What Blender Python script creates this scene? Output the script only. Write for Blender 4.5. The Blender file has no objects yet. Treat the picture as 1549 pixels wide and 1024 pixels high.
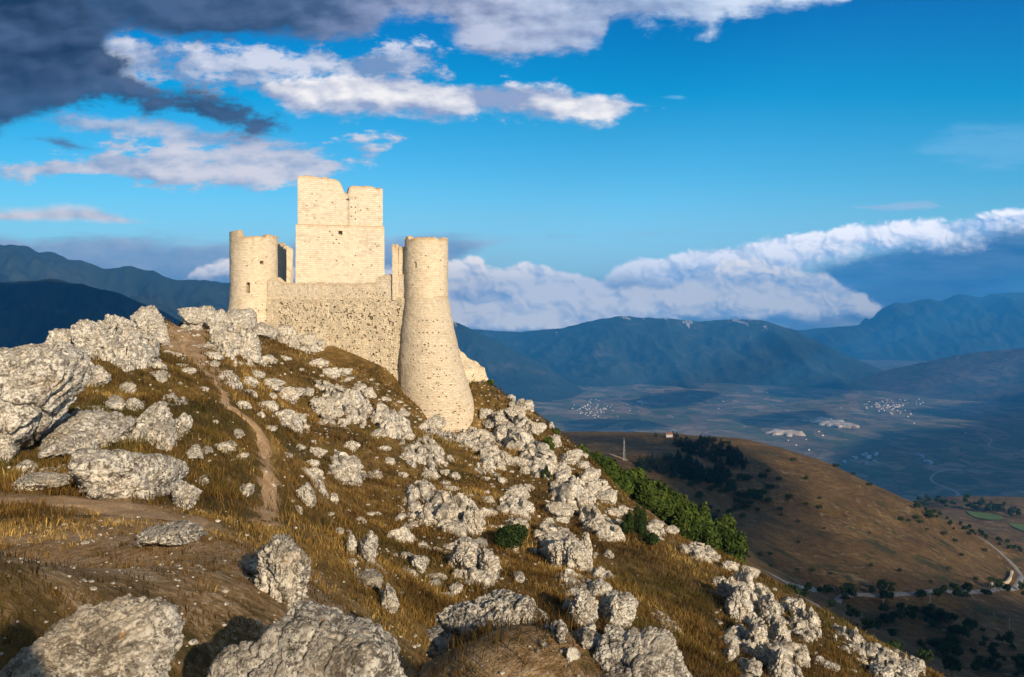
import bpy, bmesh, math, random
import numpy as np
from math import radians, sin, cos, pi, sqrt, atan2, exp
S = bpy.context.scene
# ------------------------------------------------------------------ camera
F = 1200.0; CX = 774.5; CY = 485.0       # focal length in photo pixels, the centre column, the eye-level row
cam = bpy.data.cameras.new('camera'); camo = bpy.data.objects.new('camera', cam); S.collection.objects.link(camo)
camo.location = (0, 0, 0); camo.rotation_euler = (radians(90), 0, 0)
cam.sensor_width = 36; cam.lens = F / 1549 * 36; cam.shift_y = -27 / 1549
cam.clip_start = 0.1; cam.clip_end = 90000
S.camera = camo
S.render.resolution_x = 1024; S.render.resolution_y = 677
# ------------------------------------------------------------------ light
SUN = np.array([0.52, -1.0, 0.41]); SUN /= np.linalg.norm(SUN)
sl = bpy.data.lights.new('sun', 'SUN'); sl.energy = 4.9; sl.angle = radians(0.5); sl.color = (1.0, 0.83, 0.61)
so = bpy.data.objects.new('sun', sl); S.collection.objects.link(so)
so.rotation_euler = (math.acos(SUN[2]), 0, atan2(SUN[1], SUN[0]) + pi / 2)
S.view_settings.view_transform = 'Standard'; S.view_settings.look = 'None'
S.view_settings.exposure = 0.62; S.view_settings.gamma = 1
S.view_settings.use_curve_mapping = False
S.cycles.max_bounces = 4; S.cycles.diffuse_bounces = 2; S.cycles.glossy_bounces = 1
S.cycles.volume_bounces = 0; S.cycles.transparent_max_bounces = 4
S.cycles.use_denoising = True; S.cycles.denoiser = 'OPENIMAGEDENOISE'
S.cycles.denoising_prefilter = 'ACCURATE'
S.cycles.use_adaptive_sampling = True; S.cycles.adaptive_threshold = 0.012
# ------------------------------------------------------------------ node helper
class NT:
    def __init__(s, tree): s.t = tree; s.n = tree.nodes; s.l = tree.links
    def node(s, kind, **kw):
        n = s.n.new(kind)
        for k, v in kw.items(): setattr(n, k, v)
        return n
    def put(s, sock, v):
        if isinstance(v, V): s.l.new(v.s, sock)
        elif v is not None:
            if hasattr(sock.default_value, '__len__') and not hasattr(v, '__len__'): v = (v,) * len(sock.default_value)
            if hasattr(v, '__len__') and len(sock.default_value) == 4 and len(v) == 3: v = tuple(v) + (1,)
            sock.default_value = v
    def m(s, op, *a, clamp=False):
        n = s.node('ShaderNodeMath', operation=op, use_clamp=clamp)
        for i, x in enumerate(a): s.put(n.inputs[i], x)
        return V(s, n.outputs[0])
    def vm(s, op, *a, scale=None):
        n = s.node('ShaderNodeVectorMath', operation=op)
        for i, x in enumerate(a): s.put(n.inputs[i], x)
        if scale is not None: s.put(n.inputs['Scale'], scale)
        return V(s, n.outputs[0])
    def xyz(s, x, y, z):
        n = s.node('ShaderNodeCombineXYZ')
        for i, v in enumerate((x, y, z)): s.put(n.inputs[i], v)
        return V(s, n.outputs[0])
    def sep(s, v):
        n = s.node('ShaderNodeSeparateXYZ'); s.put(n.inputs[0], v)
        return [V(s, n.outputs[i]) for i in range(3)]
    def noise(s, vec, scale=1, detail=5, rough=.5, dist=0, lac=2.0, dims='3D', color=False):
        n = s.node('ShaderNodeTexNoise', noise_dimensions=dims); s.put(n.inputs['Vector'], vec)
        n.inputs['Scale'].default_value = scale; n.inputs['Detail'].default_value = detail
        n.inputs['Roughness'].default_value = rough; n.inputs['Distortion'].default_value = dist
        n.inputs['Lacunarity'].default_value = lac
        return V(s, n.outputs['Color' if color else 'Fac'])
    def vor(s, vec, scale=1, feature='F1', out='Distance', rand=1, dims='3D'):
        n = s.node('ShaderNodeTexVoronoi', feature=feature, voronoi_dimensions=dims); s.put(n.inputs['Vector'], vec)
        n.inputs['Scale'].default_value = scale; n.inputs['Randomness'].default_value = rand
        return V(s, n.outputs[out])
    def mr(s, v, a, b, c=0, d=1, smooth=False):
        n = s.node('ShaderNodeMapRange', interpolation_type='SMOOTHSTEP' if smooth else 'LINEAR')
        s.put(n.inputs[0], v)
        for i, x in zip((1, 2, 3, 4), (a, b, c, d)): s.put(n.inputs[i], x)
        return V(s, n.outputs[0])
    def mix(s, f, a, b, blend='MIX'):
        n = s.node('ShaderNodeMix', data_type='RGBA', blend_type=blend)
        s.put(n.inputs[0], f); s.put(n.inputs[6], a); s.put(n.inputs[7], b)
        return V(s, n.outputs[2])
    def ramp(s, v, pts, interp='LINEAR'):
        n = s.node('ShaderNodeValToRGB'); r = n.color_ramp; r.interpolation = interp
        while len(r.elements) < len(pts): r.elements.new(0.5)
        for e, (p, c) in zip(r.elements, pts): e.position = p; e.color = (*c, 1)
        s.put(n.inputs[0], v); return V(s, n.outputs[0])
    def curve(s, v, x0, x1, pts):        # v in x0..x1 -> piecewise curve
        n = s.node('ShaderNodeFloatCurve'); m = n.mapping; m.use_clip = False; c = m.curves[0]
        ys = [p[1] for p in pts]; y0, y1 = min(ys) - 1e-3, max(ys) + 1e-3
        q = [((x - x0) / (x1 - x0), (y - y0) / (y1 - y0)) for x, y in pts]
        while len(c.points) < len(q): c.points.new(0.5, 0.5)
        for p, (a, b) in zip(c.points, q): p.location = (a, b); p.handle_type = 'AUTO_CLAMPED'
        m.update(); s.put(n.inputs['Factor'], 1.0)
        s.put(n.inputs['Value'], s.mr(v, x0, x1))
        return s.mr(V(s, n.outputs[0]), 0, 1, y0, y1)
    def attr(s, name, out='Fac'):
        n = s.node('ShaderNodeAttribute', attribute_name=name); return V(s, n.outputs[out])
class V:
    def __init__(s, nt, sock): s.nt = nt; s.s = sock
    def __add__(s, o): return s.nt.m('ADD', s, o)
    __radd__ = __add__
    def __sub__(s, o): return s.nt.m('SUBTRACT', s, o)
    def __rsub__(s, o): return s.nt.m('SUBTRACT', o, s)
    def __mul__(s, o): return s.nt.m('MULTIPLY', s, o)
    __rmul__ = __mul__
    def __truediv__(s, o): return s.nt.m('DIVIDE', s, o)
    def min(s, o): return s.nt.m('MINIMUM', s, o)
    def max(s, o): return s.nt.m('MAXIMUM', s, o)
def srgb(r, g, b):
    f = lambda c: (c / 12.92 if c <= .04045 else ((c + .055) / 1.055) ** 2.4)
    return (f(r / 255), f(g / 255), f(b / 255))
# ------------------------------------------------------------------ sky
W = bpy.data.worlds.new('World'); S.world = W; W.use_nodes = True
def build_world():
    W.node_tree.nodes.clear(); n = NT(W.node_tree)
    out = n.node('ShaderNodeOutputWorld'); bg = n.node('ShaderNodeBackground'); n.l.new(bg.outputs[0], out.inputs[0])
    bg.inputs[1].default_value = 0.10
    sky = n.node('ShaderNodeTexSky', sky_type='NISHITA'); sky.sun_disc = False
    sky.sun_elevation = math.asin(SUN[2]); sky.sun_rotation = atan2(SUN[0], SUN[1])
    sky.altitude = 1400; sky.air_density = 1.0; sky.dust_density = 0.3; sky.ozone_density = 3.0
    tc = n.node('ShaderNodeTexCoord'); d = V(n, tc.outputs['Generated'])
    dx, dy, dz = n.sep(d)
    yy = dy.max(0.2)
    U = (dx / yy) * (F / 1000) + CX / 1000          # direction in the sky, in thousandths of a focal unit
    T = CY / 1000 - (dz / yy) * (F / 1000)
    hs = n.node('ShaderNodeHueSaturation'); n.l.new(sky.outputs[0], hs.inputs['Color'])
    hs.inputs['Saturation'].default_value = 1.12; hs.inputs['Value'].default_value = 1.0
    hs.inputs['Hue'].default_value = 0.5
    skyc = V(n, hs.outputs[0])
    skyc = n.mix(1.0, skyc, n.ramp(n.mr(T, -0.05, 0.5), SKYTINT), 'MULTIPLY')
    P = n.xyz(U, T, 0.0)
    def fb(sx, sy, seed, detail=7, rough=.55, dist=0): return n.noise(n.xyz(U * sx + seed, T * sy + seed * 1.7, seed), 1, detail, rough, dist)
    f_mid = fb(14, 26, 4.0, 9, .66); f_str = fb(7, 34, 8.0, 9, .66); 
    col = skyc
    def layer(col, dens, c):
        return n.mix(dens, col, n.vm('SCALE', c, scale=8.6) if isinstance(c, V) else tuple(8.6 * x for x in c))
    def band(top, bot, st, sb, nz, amp, Tq=None):
        Tq = Tq or T
        a = (Tq - n.curve(U, -.8, 2.2, top)) / st; b = (n.curve(U, -.8, 2.2, bot) - Tq) / sb
        k = a.min(b) + (nz - .5) * amp
        return n.mr(k, 0, 1, 0, 1, True)
    f_lo = fb(6, 15, 5.0, 3, .45); f_loL = n.noise(n.xyz((U + .02) * 6 + 5.0, (T - .02) * 15 + 8.5, 5.0), 1, 3, .45)
    f_m4 = fb(14, 26, 4.0, 4, .5)
    f_mL = n.noise(n.xyz((U + .010) * 14 + 4.0, (T - .010) * 26 + 6.8, 4.0), 1, 4, .5)
    form = (f_lo - f_loL) * 1.5 + (f_m4 - f_mL) * .9        # soft modelling from the low sun
    puff = f_mid * .6 + f_lo * .4
    # pale veil low in the sky
    veil = n.mr(T, .25, .47, 0, 1, True) * n.mr(f_str, .3, .8, .5, 1.0)
    col = layer(col, veil * .62, srgb(170, 192, 214))
    vl = band([(-.8, .335), (0, .345), (.2, .347), (.4, .36), (.6, .35), (2.2, .38)], [(-.8, .5), (0, .5), (.4, .5), (.65, .44), (.8, .37), (2.2, .3)], .025, .03, f_str, 2.2)
    col = layer(col, vl * .9, n.mix(n.mr(f_mid, .3, .7), srgb(128, 160, 196), srgb(190, 198, 216)))
    # right wisps
    w = band([(-.8, .5), (1.33, .24), (1.42, .19), (1.55, .165), (2.2, .15)], [(-.8, .0), (1.33, .235), (1.42, .25), (1.55, .262), (2.2, .3)], .05, .03, f_str, 3.0)
    col = layer(col, w * .28, srgb(150, 196, 230))
    w = band([(-.8, .6), (1.31, .312), (1.35, .305), (1.4, .303), (1.43, .315), (2.2, .6)], [(-.8, .0), (1.31, .314), (1.35, .318), (1.4, .318), (1.43, .312), (2.2, 0)], .010, .008, f_str, 4)
    col = layer(col, w * .6, srgb(178, 196, 220))
    w = band([(-.8, .6), (.99, .149), (1.0, .143), (1.03, .141), (1.045, .15), (2.2, .6)], [(-.8, .0), (.99, .147), (1.01, .152), (1.03, .153), (1.045, .147), (2.2, 0)], .008, .008, f_str, 3.4)
    col = layer(col, w * .5, srgb(150, 205, 235))
    # low thin streaks on the left
    w = band([(-.8, .30), (0, .312), (.08, .306), (.12, .305), (.17, .318), (.24, .335), (.4, .36), (2.2, .6)], [(-.8, .34), (0, .338), (.12, .338), (.2, .342), (.24, .34), (.4, .34), (2.2, 0)], .016, .010, puff, 2.6)
    col = layer(col, w * .96, n.mix(n.mr(puff + form * .8 - n.mr(T, .305, .345, 0, .18), .10, .5), srgb(176, 186, 208), srgb(238, 230, 230)))
    # streaky sheets left, between the dark tongue and the keep
    sheet = f_str * .55 + f_mid * .45
    w = band([(-.8, .2), (0, .238), (.1, .236), (.15, .205), (.22, .195), (.3, .20), (.42, .205), (.5, .218), (.55, .206), (.62, .204), (.66, .215), (.75, .3), (2.2, .5)],
             [(-.8, .28), (0, .272), (.1, .262), (.2, .28), (.32, .292), (.45, .29), (.52, .262), (.57, .248), (.62, .214), (.66, .21), (.75, .2), (2.2, .1)], .034, .020, f_mid * .5 + f_str * .5, 8.5)
    col = layer(col, w * .93, n.mix(n.mr(sheet + form * .9, .28, .72), srgb(150, 166, 196), srgb(226, 220, 224)))
    w = band([(-.8, .1), (0, .18), (.1, .168), (.2, .17), (.3, .18), (.4, .20), (.5, .22), (2.2, .5)], [(-.8, .22), (0, .188), (.1, .2), (.2, .215), (.3, .225), (.4, .23), (.48, .228), (2.2, .1)], .025, .02, f_mid, 3.2)
    col = layer(col, w * .8, n.mix(n.mr(puff + form * .8, .25, .75), srgb(124, 146, 182), srgb(200, 202, 216)))
    # broken pale cloud above the cigar
    w = band([(-.8, .0), (.1, .03), (.2, .04), (.45, .06), (.62, .06), (.7, .1), (2.2, .3)], [(-.8, .2), (.1, .13), (.2, .145), (.45, .15), (.6, .13), (.68, .118), (2.2, .1)], .035, .035, f_mid, 6.0)
    col = layer(col, w * .9, n.mix(n.mr(puff + form * 1.0, .28, .7), srgb(120, 144, 182), srgb(214, 216, 228)))
    # cigar cloud
    w = band([(-.8, .6), (.36, .16), (.42, .118), (.5, .11), (.6, .106), (.65, .12), (.72, .124), (.8, .122), (.88, .133), (.95, .145), (1.0, .162), (1.1, .3), (2.2, .5)],
             [(-.8, .0), (.36, .14), (.42, .165), (.48, .186), (.6, .187), (.7, .19), (.8, .186), (.9, .193), (.96, .178), (1.0, .163), (1.1, .1), (2.2, .0)], .014, .024, f_mid * .75 + f_lo * .25, 4.6)
    cc = n.mix(n.mr(puff * .9 + form * 1.1 - n.mr(T - n.curve(U, -.8, 2.2, [(-.8, .1), (.42, .118), (.6, .106), (.88, .133), (1., .16), (2.2, .3)]), .0, .075, 0, .48), .0, .56), srgb(146, 160, 192), srgb(246, 241, 238))
    col = layer(col, w * .97, cc)
    # upper grey to white cloud
    w = band([(-.8, -3), (2.2, -3)], [(-.8, .25), (0, .21), (.12, .14), (.2, .06), (.32, .075), (.45, .075), (.56, .065), (.6, .035), (.66, .04), (.7, .07), (.77, .098), (.86, .093), (.91, .085), (.925, .05), (.99, .045), (1.07, .05), (1.1, .028), (1.2, .03), (1.26, .018), (1.32, -.03), (1.6, -.3), (2.2, -.5)], .02, .030, puff, 4.6)
    t = n.mr(U, .25, 1.25)
    base = n.ramp(t, [(0, srgb(48, 70, 100)), (.18, srgb(52, 74, 106)), (.33, srgb(84, 104, 140)), (.5, srgb(122, 136, 170)), (.75, srgb(134, 154, 188)), (1, srgb(190, 206, 228))])
    lit = n.ramp(t, [(0, srgb(70, 92, 126)), (.18, srgb(84, 104, 140)), (.33, srgb(140, 152, 184)), (.5, srgb(190, 196, 216)), (.75, srgb(180, 198, 224)), (1, srgb(230, 236, 244))])
    cc = n.mix(n.mr(f_lo * .5 + f_mid * .5 + form * .9, .27, .73), base, lit)
    col = layer(col, w * .98, cc)
    # dark mass and tongue
    w = band([(-.8, -3), (.0, -.6), (.08, -.2), (.12, -.05), (.15, .02), (.18, .075), (.22, .10), (.3, .12), (.38, .14), (.43, .17), (.46, .20), (2.2, .9)],
             [(-.8, .2), (0, .158), (.08, .15), (.12, .165), (.2, .178), (.3, .196), (.38, .212), (.43, .208), (.46, .19), (2.2, -.9)], .045, .034, f_mid, 4.2)
    cc = n.mix(n.mr(f_lo * .5 + f_mid * .5 + form * .7, .25, .8), srgb(28, 48, 74), srgb(70, 90, 122))
    col = layer(col, w * .97, cc)
    w = band([(-.8, .9), (.0, .22), (.04, .205), (.1, .207), (.16, .228), (2.2, .9)], [(-.8, -.9), (.0, .21), (.06, .215), (.13, .233), (.165, .232), (2.2, -.9)], .014, .012, f_mid, 3.0)
    col = layer(col, w * .8, srgb(84, 104, 138))
    # dark blue cloud base far right
    w = band([(-.8, .9), (1.15, .46), (1.25, .39), (1.4, .35), (1.5, .335), (1.55, .325), (2.2, .29)], [(-.8, .9), (1.0, .9), (2.2, .9)], .03, .03, f_str, 1.6)
    cc = n.mix(n.mr(f_str, .35, .75), srgb(30, 88, 142), srgb(116, 146, 178))
    col = layer(col, w * .96, cc)
    # heaped cumulus: cauliflower lumps, lit from the right
    wv = n.noise(n.xyz(U * 16, T * 22, 0), 1, 4, .55, color=True, dims='2D'); w1, w2, _ = n.sep(wv)
    def lumps(du, dt):
        a = U + (w1 - .5) * .055 + du; c_ = T + (w2 - .5) * .040 + dt
        r = 0
        for k, (q, wt) in enumerate(((13, .5), (31, .32), (80, .18))):
            r = (1.0 - n.vor(n.xyz(a * q + k * 3.3, c_ * q * 1.25, 0), 1, 'SMOOTH_F1', dims='2D') * 1.4) * wt + r
        return r
    lp = lumps(0, 0); lq = lumps(.0045, -.0045)
    lform = lp - lq
    def heap(col, top, bot, st, sb, edge, bright, shade, lit, grad, amp=2.2, op=.97, lo=.12, hi=.62, wisp=.35):
        tc_ = n.curve(U, -.8, 2.2, top); bc_ = n.curve(U, -.8, 2.2, bot)
        a = (T - tc_) / st + (lp - .5) * amp + (f_mid - .5) * wisp * 3; c_ = (bc_ - T) / sb + (f_mid - .5) * 2.6 + (f_lo - .5) * 1.5
        w = n.mr(a.min(c_), 0, 1, 0, 1, True)
        h = n.mr((T - tc_) / (bc_ - tc_).max(.004), 0, 1)
        v = lp * .42 + lform * .95 + f_lo * .55 + f_mid * .15 + form * .7 - h * grad + bright
        return layer(col, w * op, n.vm('SCALE', n.mix(n.mr(v, lo, hi), shade, lit), scale=1.5))
    # ramp rising to the right
    col = heap(col, [(-.8, .6), (.9, .42), (.93, .405), (.96, .388), (1.02, .378), (1.06, .368), (1.1, .365), (1.14, .358), (1.2, .348), (1.25, .343), (1.3, .334), (1.34, .329), (1.4, .330), (1.47, .322), (1.55, .311), (2.2, .25)],
               [(-.8, .2), (.9, .5), (1.0, .5), (1.15, .45), (1.25, .41), (1.33, .392), (1.45, .378), (1.52, .370), (1.6, .36), (2.2, .31)], .010, .030, 0, .08, srgb(134, 160, 194), srgb(238, 232, 232), .45, wisp=.5)
    # murk between the heaps
    w = band([(-.8, .9), (.6, .43), (.8, .43), (.95, .415), (1.1, .42), (1.25, .42), (1.33, .45), (1.38, .5), (2.2, .9)], [(-.8, .9), (1.1, .6), (1.3, .6), (1.37, .49), (2.2, -.5)], .03, .02, puff, 3.0)
    col = layer(col, w * .9, n.mix(n.mr(puff + form, .3, .7), srgb(120, 152, 188), srgb(186, 194, 212)))
    # heap in the middle, its lip spilling down to the right
    col = heap(col, [(-.8, .9), (.9, .44), (.97, .43), (1.02, .425), (1.07, .412), (1.09, .395), (1.105, .385), (1.14, .383), (1.165, .395), (1.2, .405), (1.24, .405), (1.27, .418), (1.30, .437), (1.33, .452), (1.355, .466), (1.37, .478), (1.42, .9), (2.2, .9)],
               [(-.8, .4), (.86, .46), (.95, .478), (1.1, .486), (1.25, .486), (1.33, .480), (1.36, .476), (1.40, .40), (2.2, -.9)], .012, .012, 0, .12, srgb(150, 168, 198), srgb(252, 238, 222), .34)
    col = heap(col, [(-.8, .41), (.0, .44), (.25, .43), (.275, .418), (.30, .405), (.325, .392), (.34, .386), (.36, .39), (.4, .40), (.5, .40), (.6, .40), (.66, .392), (.685, .384), (.70, .383), (.72, .388), (.735, .40), (.755, .402), (.78, .397), (.795, .392), (.82, .394), (.84, .402), (.87, .410), (.9, .420), (.92, .43), (.96, .445), (1.0, .465), (1.04, .485), (1.1, .9), (2.2, .9)],
               [(-.8, .5), (.25, .435), (.3, .425), (.5, .43), (.66, .5), (.8, .505), (.9, .50), (1.0, .49), (1.05, .485), (1.1, .4), (2.2, -.9)], .010, .012, 0, .14, srgb(156, 172, 200), srgb(252, 240, 228), .30)
    n.put(bg.inputs[0], col)
SKYTINT = [(0, (.0, .52, .88)), (.35, (.02, .92, .98)), (.65, (.60, 1.12, 1.02)), (1, (1.3, 1.22, 1.08))]
build_world()
W.cycles.sampling_method = 'MANUAL'; W.cycles.sample_map_resolution = 1024

# ------------------------------------------------------------------ numeric noise
def _h(ix, iy, iz, seed):
    h = (ix.astype(np.uint32) * np.uint32(374761393) + iy.astype(np.uint32) * np.uint32(668265263)
         + iz.astype(np.uint32) * np.uint32(2147483647) + np.uint32((seed * 974634777) & 0xffffffff))
    h = (h ^ (h >> np.uint32(13))) * np.uint32(1274126177)
    h = (h ^ (h >> np.uint32(16))) * np.uint32(2246822519)
    return h ^ (h >> np.uint32(15))
_G = np.random.RandomState(5).normal(size=(256, 3)); _G /= np.linalg.norm(_G, axis=1)[:, None]
def gnoise(p, seed=0):
    i = np.floor(p).astype(np.int64); f = p - i; u = f * f * f * (f * (f * 6 - 15) + 10)
    r = 0
    for dx in (0, 1):
        wx = u[:, 0] if dx else 1 - u[:, 0]
        for dy in (0, 1):
            wy = u[:, 1] if dy else 1 - u[:, 1]
            for dz in (0, 1):
                wz = u[:, 2] if dz else 1 - u[:, 2]
                g = _G[_h(i[:, 0] + dx, i[:, 1] + dy, i[:, 2] + dz, seed) & np.uint32(255)]
                r = r + wx * wy * wz * ((f[:, 0] - dx) * g[:, 0] + (f[:, 1] - dy) * g[:, 1] + (f[:, 2] - dz) * g[:, 2])
    return r * 1.6
def fbm(p, oct=4, seed=0, gain=.5, ridged=False):
    a, s, r = 1.0, 0.0, 0.0; p = p.copy()
    for o in range(oct):
        v = gnoise(p, seed + o * 7)
        if ridged: v = 1 - 2 * np.abs(v)
        r = r + a * v; s += a; a *= gain; p = p * 2.03 + 17.3
    return r / s
def worley(p, seed=0):
    i = np.floor(p).astype(np.int64); f1 = np.full(len(p), 9.0); f2 = f1.copy()
    for dx in (-1, 0, 1):
        for dy in (-1, 0, 1):
            for dz in (-1, 0, 1):
                c = i + np.array([dx, dy, dz]); h = _h(c[:, 0], c[:, 1], c[:, 2], seed)
                q = c + np.stack([(h & np.uint32(1023)) / 1023., ((h >> np.uint32(10)) & np.uint32(1023)) / 1023., ((h >> np.uint32(20)) & np.uint32(1023)) / 1023.], 1)
                d = np.sqrt(((q - p) ** 2).sum(1))
                f2 = np.where(d < f1, f1, np.minimum(f2, d)); f1 = np.minimum(f1, d)
    return f1, f2
def fb2(x, y, scale, oct=4, seed=0, gain=.5, ridged=False):
    return fbm(np.stack([np.asarray(x, float).ravel() / scale, np.asarray(y, float).ravel() / scale, np.full(np.size(x), .37)], 1), oct, seed, gain, ridged).reshape(np.shape(x))
def sstep(a, b, x):
    t = np.clip((x - a) / (b - a), 0, 1); return t * t * (3 - 2 * t)
def at(px, py, Y): return np.array([(px - CX) / F * Y, Y, (CY - py) / F * Y])

# ------------------------------------------------------------------ the lie of the land: a spline through surveyed spots
def survey():
    c = []
    P = lambda px, py, Y: c.append(at(px, py, Y))
    X = lambda x, y, z: c.append(np.array([x, y, z], float))
    # near ground left
    for a in [(0, 1024, 5.6), (150, 1024, 5.4), (450, 1010, 6.2), (300, 900, 8.5), (0, 900, 8.6), (640, 1000, 7.0), (800, 1024, 6.6), (1000, 1024, 7.0),
              (0, 800, 13.5), (280, 810, 13.5), (150, 765, 16.5), (0, 745, 18), (400, 860, 12.5), (400, 775, 20), (500, 900, 14),
              (405, 720, 29), (395, 650, 40), (335, 590, 52), (300, 520, 70), (275, 492, 82),
              (20, 690, 24), (200, 745, 20), (290, 700, 26), (130, 640, 32), (180, 590, 42), (230, 530, 62), (230, 490, 70), (140, 520, 54), (60, 560, 42), (-40, 600, 36),
              (330, 480, 84), (345, 478, 88), (400, 498, 89), (440, 520, 88), (500, 545, 86), (560, 560, 85.5), (600, 590, 85), (630, 625, 83), (660, 652, 82.5), (695, 662, 82), (725, 658, 83.5), (660, 668, 79),
              (450, 620, 66), (380, 560, 66), (520, 620, 68), (590, 650, 66), (520, 700, 52), (460, 720, 42), (620, 740, 50), (520, 800, 37), (620, 840, 34), (520, 870, 27), (600, 900, 24),
              (700, 720, 60), (760, 680, 72), (790, 620, 86), (740, 585, 90), (840, 655, 83), (900, 710, 75), (960, 775, 67), (1030, 822, 60), (1110, 852, 54), (1170, 887, 50), (1240, 927, 47), (1320, 972, 44), (1400, 1018, 42),
              (780, 780, 50), (860, 800, 52), (720, 860, 36), (830, 880, 34), (800, 960, 22), (930, 870, 42), (1000, 900, 38), (960, 960, 28), (1050, 1000, 27), (1100, 940, 38), (1180, 980, 37), (1290, 1020, 36), (1150, 1060, 27),
              (1400, 1150, 24), (1000, 1150, 14), (800, 1130, 9)]: P(*a)
    # unseen ground: behind the viewer, behind the ridge, behind the castle
    for a in [(.9, 5, -2.85), (.9, 6.5, -3.25), (2.2, 5, -3.5), (0, 4, -2.7), (-.3, 6, -2.8), (1.5, 3, -3.0), (0, 0, -2.6), (3, 1, -3.3), (-3, 1, -2.4), (0, -6, -4.0), (6, -8, -6.0), (-8, -5, -3.6), (9, 3, -6), (14, 8, -10.5), (12, -6, -7.5), (-14, 4, -2.8), (-20, 14, -3.6), (-30, 20, -5), (-30, 34, -5.2), (-45, 45, -9), (-60, 70, -22), (-40, 72, -13), (-42, 85, -11),
              (-36, 100, -5), (-30, 112, -6), (-15, 100, -2), (-20, 95, -0.6), (-15, 112, -10), (-5, 108, -14), (4, 105, -17), (-60, 110, -28), (-20, 140, -38), (10, 135, -34), (-70, 30, -24), (-60, 0, -18), (-40, -30, -16), (0, -40, -16), (40, -30, -28), (35, 10, -24), (30, 25, -23),
              (26, 56, -25.5), (30, 40, -25), (14, 74, -21.5), (20, 66, -22.5), (5, 92, -15.5), (34, 80, -34), (50, 118, -54), (45, 55, -35), (60, 60, -45), (80, 120, -66), (100, 60, -70), (90, 0, -60)]: X(*a)
    for a in [(880, 712, 112), (950, 765, 120), (1050, 830, 125), (1120, 868, 130), (1160, 880, 165), (1200, 898, 215), (1290, 958, 220), (1380, 1010, 220), (1300, 930, 330), (1230, 905, 380),
              (850, 720, 180), (950, 715, 300), (1050, 780, 320), (1130, 850, 300), (900, 690, 380)]: P(*a)
    # hill across the hollow
    for a in [(840, 652, 950), (1000, 659, 900), (1130, 665, 840), (1250, 700, 760), (1400, 777, 680), (1530, 868, 640), (870, 668, 760), (1000, 672, 740), (1130, 690, 700), (950, 690, 600), (1050, 700, 600), (1250, 740, 650), (1100, 750, 580), (1200, 780, 570), (1350, 800, 590),
              (1080, 800, 490), (1200, 890, 430), (1400, 890, 450), (1300, 830, 510), (1500, 890, 520), (1530, 890, 560), (1300, 960, 375), (1400, 1020, 340), (1500, 960, 410), (1549, 1024, 345), (1700, 1000, 420), (1650, 900, 600),
              (1380, 765, 1250), (1470, 790, 1250), (1549, 840, 1050), (1440, 750, 1500), (1549, 752, 1480), (1700, 800, 1300), (1420, 785, 1000), (1480, 815, 900)]: P(*a)
    for a in [(60, 1150, -230), (250, 1200, -270), (-200, 900, -240), (-350, 400, -180), (-200, 200, -85), (400, 1500, -420), (0, 1600, -440), (700, 1900, -470), (1300, 1900, -480), (1700, 1200, -440), (1500, 600, -350), (1200, 200, -320), (600, 0, -240), (300, 0, -160), (250, 150, -130), (-600, 1200, -380), (-700, 300, -330), (1000, 2400, -600), (0, 2400, -620), (-700, 2000, -600), (2000, 2000, -620), (2300, 1000, -600)]: X(*a)
    return np.array(c)
CP = survey()
def _ker(r2): return np.where(r2 > 1e-12, np.sqrt(r2 + 4.0), 2.0)     # multiquadric-like cone kernel
def _fit():
    n = len(CP); sc = 1.0
    d2 = ((CP[:, None, :2] - CP[None, :, :2]) ** 2).sum(2)
    K = -np.sqrt(d2 + 4.0) + np.eye(n) * -0.15
    A = np.zeros((n + 3, n + 3)); A[:n, :n] = K; A[:n, n] = 1; A[:n, n + 1:n + 3] = CP[:, :2]; A[n:, :n] = A[:n, n:].T
    return np.linalg.solve(A, np.concatenate([CP[:, 2], [0, 0, 0]]))
_w = _fit()
def Hs(x, y):
    x = np.asarray(x, float); y = np.asarray(y, float); sh = x.shape; x = x.ravel(); y = y.ravel(); out = np.empty(len(x)); n = len(CP)
    for i in range(0, len(x), 60000):
        a, b = x[i:i + 60000], y[i:i + 60000]
        r = -np.sqrt((a[:, None] - CP[None, :, 0]) ** 2 + (b[:, None] - CP[None, :, 1]) ** 2 + 4.0)
        out[i:i + 60000] = r @ _w[:n] + _w[n] + _w[n + 1] * a + _w[n + 2] * b
    return out.reshape(sh)
def H(x, y):
    x = np.asarray(x, float); y = np.asarray(y, float); r = np.hypot(x, y)
    z = Hs(x, y)
    near = np.clip(r / 25, .12, 1)
    z = z + fb2(x, y, 7.0, 3, 3) * .55 * near + fb2(x, y, 1.6, 3, 9) * .16 * np.clip(near * 1.5, 0, 1)
    far = sstep(180, 420, r)
    z = z + far * (fb2(x, y, 60, 4, 21) * 3.0 + fb2(x, y, 260, 3, 5) * 5.0 * sstep(700, 1400, r))
    return z
def hit(px, py, y0=3.0, y1=2500.0, n=700, down=30):
    for k in range(down):
        g = _hit(px, py + k * 1.5, y0, y1, n)
        if g is not None: return g
    return None
def _hit(px, py, y0, y1, n):
    """first place where the sight line through a spot of the survey meets the ground"""
    Y = np.geomspace(y0, y1, n); x = (px - CX) / F * Y; z = (CY - py) / F * Y
    b = z < H(x, Y); k = int(np.argmax(b))
    if not b[k]: return None
    if k == 0: return np.array([x[0], Y[0], z[0]])
    a0, a1 = Y[k - 1], Y[k]
    Y = np.linspace(a0, a1, 24); x = (px - CX) / F * Y; z = (CY - py) / F * Y; k = int(np.argmax(z < H(x, Y)))
    return np.array([x[k], Y[k], z[k]])
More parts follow.
